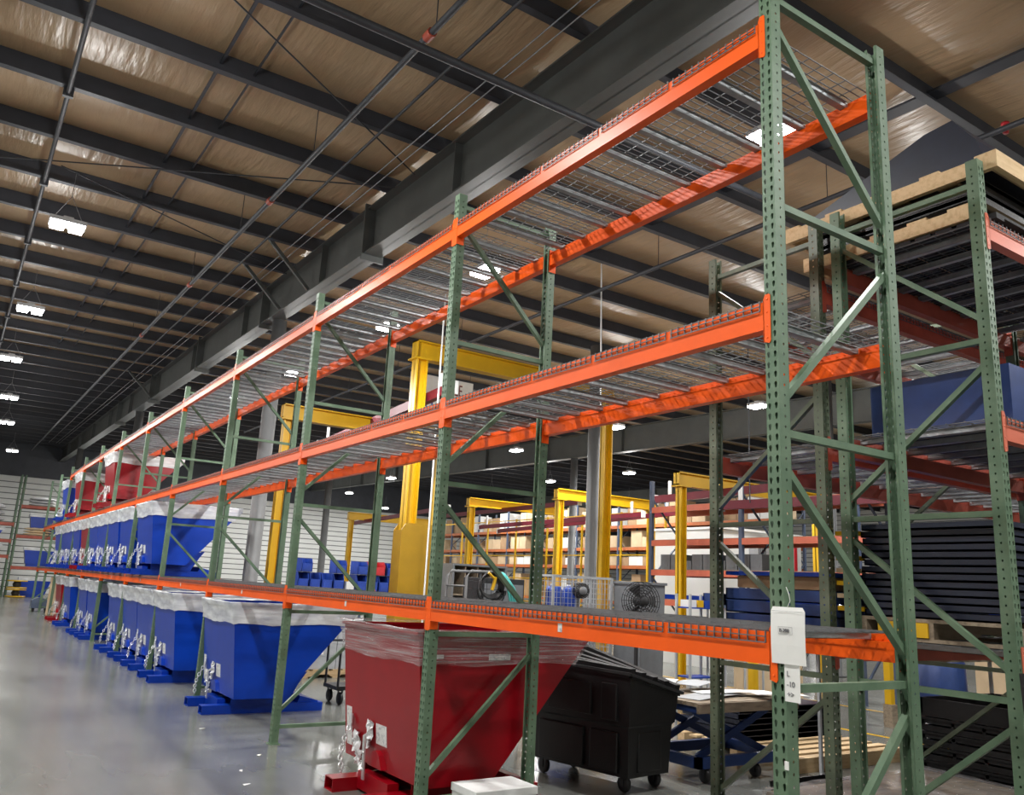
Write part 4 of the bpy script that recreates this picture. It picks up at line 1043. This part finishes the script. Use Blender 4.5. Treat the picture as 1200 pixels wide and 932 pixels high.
def fan(label, loc, r, mt='dark', rz=0):
    t = thing('drum_fan', label, 'fan', loc, rz)
    g = MB()
    for rr in [r * k / 7 for k in range(1, 8)]:
        for yy in (-.10, .10): g.tube([(rr * math.cos(a), yy * (1 - .3 * rr / r), rr * math.sin(a)) for a in [2 * PI * q / 22 for q in range(22)]], .006, 4, closed=True)
    for q in range(20):
        a = 2 * PI * q / 20
        for yy in (-.10, .10): g.tube([(0, yy, 0), (r * math.cos(a), yy * .7, r * math.sin(a))], .004, 4)
    obj('guard', g, MT['dark'], t)
    for k in range(3):
        a = 2 * PI * k / 3; c_, s_ = math.cos(a), math.sin(a)
        obj('blade', MB().add([(0.04 * c_, -.02, .04 * s_), (r * .9 * math.cos(a - .35), -.04, r * .9 * math.sin(a - .35)), (r * .92 * math.cos(a + .35), .04, r * .92 * math.sin(a + .35)), (0.04 * c_, .0, .04 * s_), (r * .9 * math.cos(a - .35), -.03, r * .9 * math.sin(a - .35)), (r * .92 * math.cos(a + .35), .05, r * .92 * math.sin(a + .35))], [(0, 1, 2), (3, 5, 4), (0, 3, 4, 1), (1, 4, 5, 2), (2, 5, 3, 0)]), MT[mt], t)
    obj('motor', MB().lathe([(0, -.12), (.06, -.12), (.07, .02), (.06, .14), (0, .14)], (0, 0, 0), 14, 'y'), MT[mt], t)
    obj('stand', MB().tube([(0, .12, 0), (0, .12, -loc[2] + .03)], .03, 8).lathe([(0, 0), (.25, 0), (.22, .03), (0, .03)], (0, .12, -loc[2]), 18), MT[mt], t)
    return t
fan('large round black floor fan in front of the grey bin', (5.13, 6.5, 1.62), .265, 'dark', -.25)
fan('small grey desk fan hung inside the wire cage', (5.02, 7.72, 1.72), .11, 'grey', -.3)
gb = thing('grey_tote', 'grey plastic tote and cart behind the round floor fan', 'tote', (5.78, 7.2, 0))
obj('shell', MB().prism([(0, .3), (-.03, 1.88), (.50, 1.88), (.46, .3)], 0, .6, 'y'), MT['grey'], gb)
obj('rim', MB().box(-.05, .52, -.03, .63, 1.86, 1.90), MT['grey'], gb)
for x in (.08, .38):
    for y in (.1, .5): caster(gb, x, y, .08, .3)
ca = thing('wire_rack_cart', 'light grey tubular cart beside the grey tote', 'cart', (5.05, 7.3 + .9, 0))
p = MB()
for x in (0, .13, .26, .40, .52):
    p.tube([(x + 1.0, 0, .0), (x + 1.0, 0, 1.82)], .016, 6)
p.tube([(1.0, 0, 1.82), (1.52, 0, 1.82)], .018, 6).tube([(1.0, 0, .2), (1.52, 0, .2)], .018, 6)
obj('frame', p, MT['greyl'], ca)
bc = thing('small_parts_rack', 'blue rack of small parts next to the round floor fan', 'rack', (5.75, 6.15, 0))
for x in (0, .5): obj('post', MB().box(x, x + .03, 0, .03, 0, 1.75).box(x, x + .03, .27, .3, 0, 1.75), MT['greyl'], bc)
for z in (.6, 1.0, 1.3, 1.55): obj('shelf', MB().box(.04, .5, 0, .3, z, z + .02), MT['royal'], bc)
for i in range(9):
    x = .06 + (i % 3) * .145; z = (1.02, 1.32, 1.57)[i // 3]
    tag(obj('parts_box', MB().box(0, .12, 0, .2, 0, .10), MT[('white', 'yellow', 'royal')[i % 3]], None, (5.75 + x, 6.2, z + .001)), ('white', 'yellow', 'blue')[i % 3] + ' small box on the blue parts rack', 'box', 'boxes on the blue parts rack')
tag(obj('steel_tray', MB().box(0, .9, 0, .02, 0, .16).box(0, .9, .4, .42, 0, .16).box(0, .9, 0, .42, 0, .015).box(0, .02, 0, .42, 0, .16).box(.88, .9, 0, .42, 0, .16), MT['navybl'], None, (6.3, 6.0, 1.62)), 'dark blue deep tray on a post-topped stand by the yellow bollard', 'tray')
sb = thing('tray_stand', 'plain steel stand under the dark blue deep tray', 'stand', (6.3, 6.0, 0))
for x in (.05, .85):
    for y in (.04, .38): obj('leg', MB().box(x - .012, x + .012, y - .012, y + .012, 0, 1.58), MT['greyl'], sb)
obj('top', MB().box(0, .9, 0, .42, 1.58, 1.62), MT['steelpost'], sb)
bo = thing('bollard', 'short yellow bollard post beside the dark blue tray', 'bollard', (6.35, 5.55, 0))
obj('post', MB().lathe([(.07, 0), (.07, 1.55), (.05, 1.6), (0, 1.6)], (0, 0, 0), 16), MT['yellow'], bo)
obj('base_plate', MB().box(-.12, .12, -.12, .12, 0, .015), MT['yellow'], bo)

# ------------------------------------------------------------------ distant racking with boxes
def far_rack(name, label, loc, xs_, depth, h, levels, beam_mt, post_mt, rz, ladders=True):
    t = thing(name, label, 'rack', loc, rz)
    for x in xs_:
        for y in (0, -depth): obj('post', MB().box(x - .045, x + .045, y - .04, y + .04, 0, h), MT[post_mt], t)
        z = .3; k = 0
        while z < h - .9:
            a, b = (-.04, -depth + .04) if k % 2 == 0 else (-depth + .04, -.04)
            obj('brace', MB().bar((x, a, z), (x, b, z + .9), .03, .04, (1, 0, 0)), MT[post_mt], t); z += .9; k += 1
    for a, b in zip(xs_[:-1], xs_[1:]):
        for z in levels:
            for y in (.02, -depth - .02): obj('beam', MB().box(a + .045, b - .045, y - .025, y + .025, z - .13, z), MT[beam_mt], t)
            obj('shelf_board', MB().box(a + .05, b - .05, -depth, 0, z, z + .015), MT['woodold'], t)
    return t
fr1 = far_rack('storage_rack', 'orange-beamed rack full of brown cartons behind the crane frames', (21.0, 16.5, 0), [2.9 * k for k in range(10)], 1.1, 5.6, (1.35, 2.85, 3.62, 4.55), 'farorange', 'steelpost', PI / 2)
rr_ = random.Random(21)
for bay in range(9):
    for li, z in enumerate((0.0, 1.365, 2.865, 3.635, 4.565)):
        hmax = (1.0, 1.15, .55, .7, 1.0)[li]
        y = 16.5 + bay * 2.9 + .15
        while y < 16.5 + bay * 2.9 + 2.4:
            wd_ = rr_.uniform(.45, .85); hh = rr_.uniform(.55, 1.0) * hmax
            if rr_.random() < .85:
                m_ = rr_.choice(['card', 'cardl', 'card', 'cardl', 'white'])
                tag(obj('carton', MB().box(0, .8, 0, wd_, 0, hh).box(-.004, .0, wd_ * .42, wd_ * .52, .0, hh), MT[m_], None, (21.1, y, z + (.002 if li == 0 else .0))),
                    ('white' if m_ == 'white' else 'brown' if m_ == 'card' else 'pale brown') + ' carton on the ' + ['floor level', 'first shelf', 'second shelf', 'third shelf', 'top shelf'][li] + ' of the far orange-beamed rack', 'carton', {'card': 'brown', 'cardl': 'pale brown', 'white': 'white'}[m_] + ' cartons on the far rack ' + ['floor level', 'first shelf', 'second shelf', 'third shelf', 'top shelf'][li])
            y += wd_ + .03
fg = thing('guard_fence', 'thin yellow guard rail fence in front of the carton rack', 'fence', (16.5, 15.5, 0))
for i in range(10): obj('post', MB().box(-.03, .03, i * 2.2 - .03, i * 2.2 + .03, 0, 4.5), MT['yellow'], fg)
for z in (1.2, 2.1, 3.0, 4.45): obj('rail', MB().box(-.02, .02, 0, 19.8, z - .02, z + .02), MT['yellow'], fg)
mh = MB()
for i in range(99): mh.box(-.004, .004, i * .2, i * .2 + .008, .1, 2.1)
o = obj('mesh_infill', mh, MT['yellow'], fg); o['kind'] = 'stuff'
# salmon-beamed rack with blue-grey posts before the white office
fr2 = far_rack('storage_rack', 'rack with blue-grey posts and salmon beams before the white office', (10.6, 4.0, 0), [0, 2.7, 5.4, 8.1], 1.0, 4.35, (1.62, 2.28, 2.95, 3.72), 'salmon', 'steelpost', PI / 2)
for i in range(9):
    tag(obj('black_box', MB().box(0, .5, 0, .30, 0, rr_.choice([.2, .34])).box(-.006, 0, .06, .24, .06, .16), MT['grey'], None, (10.75, 9.0 + i * .33, 2.296)), 'black plastic box on the salmon-beamed rack', 'box', 'black boxes on the salmon-beamed rack')
for i in range(4):
    tag(obj('steel_tray', MB().box(0, .8, 0, 1.9, 0, .10), MT['blue'], None, (10.75, 4.3 + i * 2.05, 1.637)), 'bright blue flat tray on the lowest shelf of the salmon-beamed rack', 'tray', 'blue trays on the salmon-beamed rack')
# white modular office
of = thing('modular_office', 'white modular office with a wall air conditioner and red striped end', 'office', (13.0, 12.1, 0))
obj('walls', MB().box(0, 3.1, 0, 2.4, 0, 3.42), MT['whitewall'], of)
obj('roof_trim', MB().box(-.04, 3.14, -.04, 2.44, 3.42, 3.48), MT['white'], of)
acu = obj('air_conditioner', MB().box(1.0, 1.55, -.28, 0, 2.75, 3.08), MT['greyl'], of)
for k in range(5): obj('louvre', MB().box(1.04 + k * .06, 1.065 + k * .06, -.29, -.28, 2.79, 3.04), MT['dark'], acu)
for x in (2.55, 2.8): obj('red_stripe', MB().box(x, x + .12, -.012, -.002, .2, 3.3), MT['redpl'], of)

# ------------------------------------------------------------------ pallet of white cartons and dark cart past the blue hopper
wc = pallet('pale pallet under the film-wrapped grey carton block', (2.35, 12.0, .023), 1.2, 1.0, 'wood')
cb = thing('wrapped_cartons', 'film-wrapped block of pale grey cartons past the blue hopper', 'cartons', (2.38, 12.02, .145))
for i in range(2):
    for k in range(4):
        obj('carton', MB().box(i * .57, i * .57 + .56, 0, .96, k * .215, k * .215 + .21), MT['greyl'], cb)
for i in range(2): obj('shipping_label', MB().box(.18 + i * .57, .32 + i * .57, -.004, -.0005, .25, .40), MT['paper'], cb)
dc = thing('platform_cart', 'black platform cart with tubular handles behind the red hopper', 'cart', (1.45, 8.3 + .35, 0))
DCX = 1.72
dc.location = (1.69, 8.90, 0)
obj('platform', MB().box(0, .75, 0, .5, .20, .25), MT['blackpl'], dc)
obj('handle', MB().tube([(.02, .02, .25), (.02, .02, .72), (.06, .02, .76), (.7, .02, .76), (.73, .02, .72), (.73, .02, .25)], .018, 8).tube([(.02, .48, .25), (.02, .48, .80), (.06, .48, .84), (.7, .48, .84), (.73, .48, .8), (.73, .48, .25)], .018, 8), MT['dark'], dc)
for x, y in ((.08, .06), (.67, .06), (.08, .44), (.67, .44)): caster(dc, x, y, .085, .2)

# ------------------------------------------------------------------ racks across the far end of the aisle
pmE = post_mesh('post_end', 6.1, 'green', False)
e1 = thing('pallet_rack', 'green rack across the aisle end, yellow spinners on the floor before it', 'rack', (-.30, 48.0, 0), 0)
build_rack(e1, [0, 2.75], 1.0, 6.1, (5.8, 4.4, 3.0, 1.6, .3), ((5.7, 4.5), (3.1, 4.3), (2.9, 1.7), (.4, 1.5)), (1.49, 3.06, 4.57), 'oldred', pmE, 'green', decks=False)
e2 = thing('pallet_rack', 'green rack at the aisle end carrying white sack bundles', 'rack', (-3.23, 48.0, 0), 0)
build_rack(e2, [0, 2.75], 1.0, 6.1, (5.8, 4.4, 3.0, 1.6, .3), ((5.7, 4.5), (3.1, 4.3), (2.9, 1.7), (.4, 1.5)), (2.02, 2.80, 3.64), 'oldred', pmE, 'green', decks=False)
for rt_, lv in ((e1, (1.49, 3.06, 4.57)), (e2, (2.02, 2.80, 3.64))):
    for z in lv:
        for i in range(6): obj('shelf_board', MB().box(.08 + i * .44, .08 + i * .44 + .43, -1.0, 0.0, z, z + .02), MT['woodold'], rt_)
def bundle(label, loc, lx, ly, h, group=None, mt='bundle'):
    t = thing('sack_bundle', label, 'sacks', loc, 0, group)
    n = 3
    for k in range(n):
        r = random.Random(k + int(loc[0] * 10))
        m_ = MB(); V = []; F = []
        for j in range(7):
            for i in range(9):
                u, v = i / 8, j / 6; e = (1 - abs(2 * u - 1) ** 4) * (1 - abs(2 * v - 1) ** 4)
                V.append((lx * u, ly * v, h / n * (k + .45 + .5 * e) + r.uniform(-.01, .01)))
        o_ = len(V)
        V += [(x, y, h / n * k + .0 + .3 * (h / n) * (1 - (1 - abs(2 * (i % 9) / 8 - 1) ** 4) * (1 - abs(2 * (i // 9) / 6 - 1) ** 4))) for i, (x, y, z) in enumerate(V)]
        for j in range(6):
            for i in range(8):
                a = j * 9 + i; F.append((a, a + 1, a + 10, a + 9)); F.append((o_ + a, o_ + a + 9, o_ + a + 10, o_ + a + 1))
        per = [i for i in range(9)] + [8 + 9 * j for j in range(1, 7)] + [54 + i for i in range(7, -1, -1)] + [9 * j for j in range(5, 0, -1)]
        for q in range(len(per)):
            a, b = per[q], per[(q + 1) % len(per)]; F.append((a, o_ + a, o_ + b, b))
        m_.add(V, F, 0, True); obj('sack', m_, MT[mt], t)
    return t
bundle('tall white sack bundle on the upper shelf at the aisle end', (-2.4, 47.05, 3.662), 1.5, .9, .95)
bundle('white and pink lumpy bundle on the topmost shelf at the aisle end', (.1, 47.05, 4.592), 1.2, .9, .45)
bundle('tan and white sacks on the middle shelf at the aisle end', (.05, 47.05, 3.082), 1.3, .5, .4, None, 'cardl')
for i, (x, y, z, lb) in enumerate(((.2, 47.0, .002, 'blue hopper on the floor under the aisle-end rack'), (.2, 47.0, 1.512, 'blue hopper on the low shelf of the aisle-end rack'), (.25, 47.6, 3.55 - .46, 'blue hopper behind the tan sacks at the aisle end'), (-2.3, 47.05, 2.04, 'blue hopper on the low shelf beside the sack rack post'), (-2.3, 47.05, 2.822, 'blue hopper under the tall white sack bundle'))):
    t = thing('small_hopper', lb, 'hopper', (x, y, z))
    hs = .55 if i > 2 else (.95 if i < 2 else 1.1)
    obj('body', MB().prism([(.15, .12), (.0, hs), (1.5, hs), (1.25, .12)], 0, .02, 'y').prism([(.15, .12), (.0, hs), (1.5, hs), (1.25, .12)], .68, .7, 'y').prism([(.15, .12), (0, hs), (.02, hs), (.17, .14)], .02, .68, 'y').prism([(1.25, .12), (1.5, hs), (1.48, hs), (1.23, .14)], .02, .68, 'y').box(.15, 1.25, .02, .68, .12, .14), MT['blue'], t)
    obj('base', MB().box(.2, 1.2, .05, .15, 0, .12).box(.2, 1.2, .55, .65, 0, .12), MT['blue'], t)
    obj('stretch_film', MB().box(-.02, 1.52, -.015, -.005, hs - .14, hs + .01).box(-.02, 1.52, .705, .715, hs - .14, hs + .01), MT['film'], t)
for i in range(2):
    t = thing('cable_spool', ['yellow spool lying on another at the aisle end', 'yellow spool lying on the floor at the aisle end'][i], 'spool', (.0 + .1, 46.1, .02 + (1 - i) * .42))
    obj('flange', MB().lathe([(0, 0), (.45, 0), (.45, .05), (.14, .05)], (0, 0, 0), 18), MT['yellow'], t); obj('flange', MB().lathe([(.14, .33), (.45, .33), (.45, .38), (0, .38)], (0, 0, 0), 18), MT['yellow'], t)
    obj('core', MB().lathe([(.14, .05), (.2, .19), (.14, .33)], (0, 0, 0), 14), MT['blackgl'], t)
for i in range(3):
    tag(obj('flat_carton', MB().box(0, 1.2, 0, .10, 0, 1.25), MT['cardl'], None, (.05, 30.2 + i * .16, .01), (0, .0, 0)), 'flat pale carton standing on edge past the red floor hopper', 'carton', 'flat cartons at the row end')
hj = thing('floor_cleaner', 'small blue-grey wheeled cleaner at the rack end', 'cleaner', (-.25, 32.6, 0))
obj('body', MB().prism([(0, .12), (0, .4), (.2, .5), (.55, .42), (.6, .12)], 0, .5, 'y'), MT['steelpost'], hj); obj('handle', MB().tube([(.55, .25, .4), (.75, .25, 1.5)], .02, 6), MT['greyl'], hj)
for x, y in ((.1, .08), (.5, .08), (.1, .42), (.5, .42)): caster(hj, x, y, .06, .12)

for i, (x, y, rz) in enumerate(((-0.75, 4.9, .3), (-.62, 5.4, 1.1), (-.45, 7.6, .2), (-.28, 6.0, .8))):
    tag(obj('paper_scrap', MB().add([(0, 0, .001), (.07, .01, .004), (.075, .035, .001), (.005, .03, .006), (0, 0, .0), (.07, .01, .003), (.075, .035, .0), (.005, .03, .005)], [(0, 1, 2, 3), (7, 6, 5, 4), (0, 4, 5, 1), (1, 5, 6, 2), (2, 6, 7, 3), (3, 7, 4, 0)]), MT['paper'], None, (x, y, 0.001), (0, 0, rz)), 'white paper scrap lying on the aisle floor', 'scrap', 'paper scraps on the aisle floor')
bm2 = thing('floor_machine', 'blue rounded floor machine seen under the green rack shelf', 'machine', (9.6, 4.75, 0)); bm2.scale = (.8, .8, 1.0)
obj('tank', MB().lathe([(0, .25), (.42, .25), (.46, .4), (.44, .95), (.3, 1.1), (0, 1.12)], (0, 0, 0), 22), MT['navybl'], bm2)
obj('pole', MB().tube([(.55, 0, .1), (.55, 0, 1.5)], .04, 8), MT['greyl'], bm2)
obj('deck', MB().box(-.5, .8, -.4, .4, .12, .25), MT['blackpl'], bm2)
for x, y in ((-.4, -.3), (.6, -.3), (-.4, .3), (.6, .3)): caster(bm2, x, y, .06, .12)
for i, (x, y, h, m_) in enumerate(((10.9, 4.3, 1.15, 'cardl'), (11.5, 4.2, 1.25, 'card'), (12.1, 4.0, 1.2, 'cardl'), (12.75, 3.9, 1.05, 'navybl'))):
    tag(obj('carton', MB().box(0, .5, 0, .6, 0, h).box(.22, .28, -.003, 0, 0, h), MT[m_], None, (x, y, .001)), ['pale carton next to the blue floor machine', 'brown carton between two pale cartons past the floor machine', 'pale carton between brown and navy ones past the floor machine', 'navy carton at the end of the cartons by the floor machine'][i], 'carton')
tag(obj('plywood_sheet', MB().box(0, 1.6, 0, .04, 0, .9), MT['cardl'], None, (7.2, 6.6, .001)), 'pale plywood sheet standing behind the lift table', 'plywood')
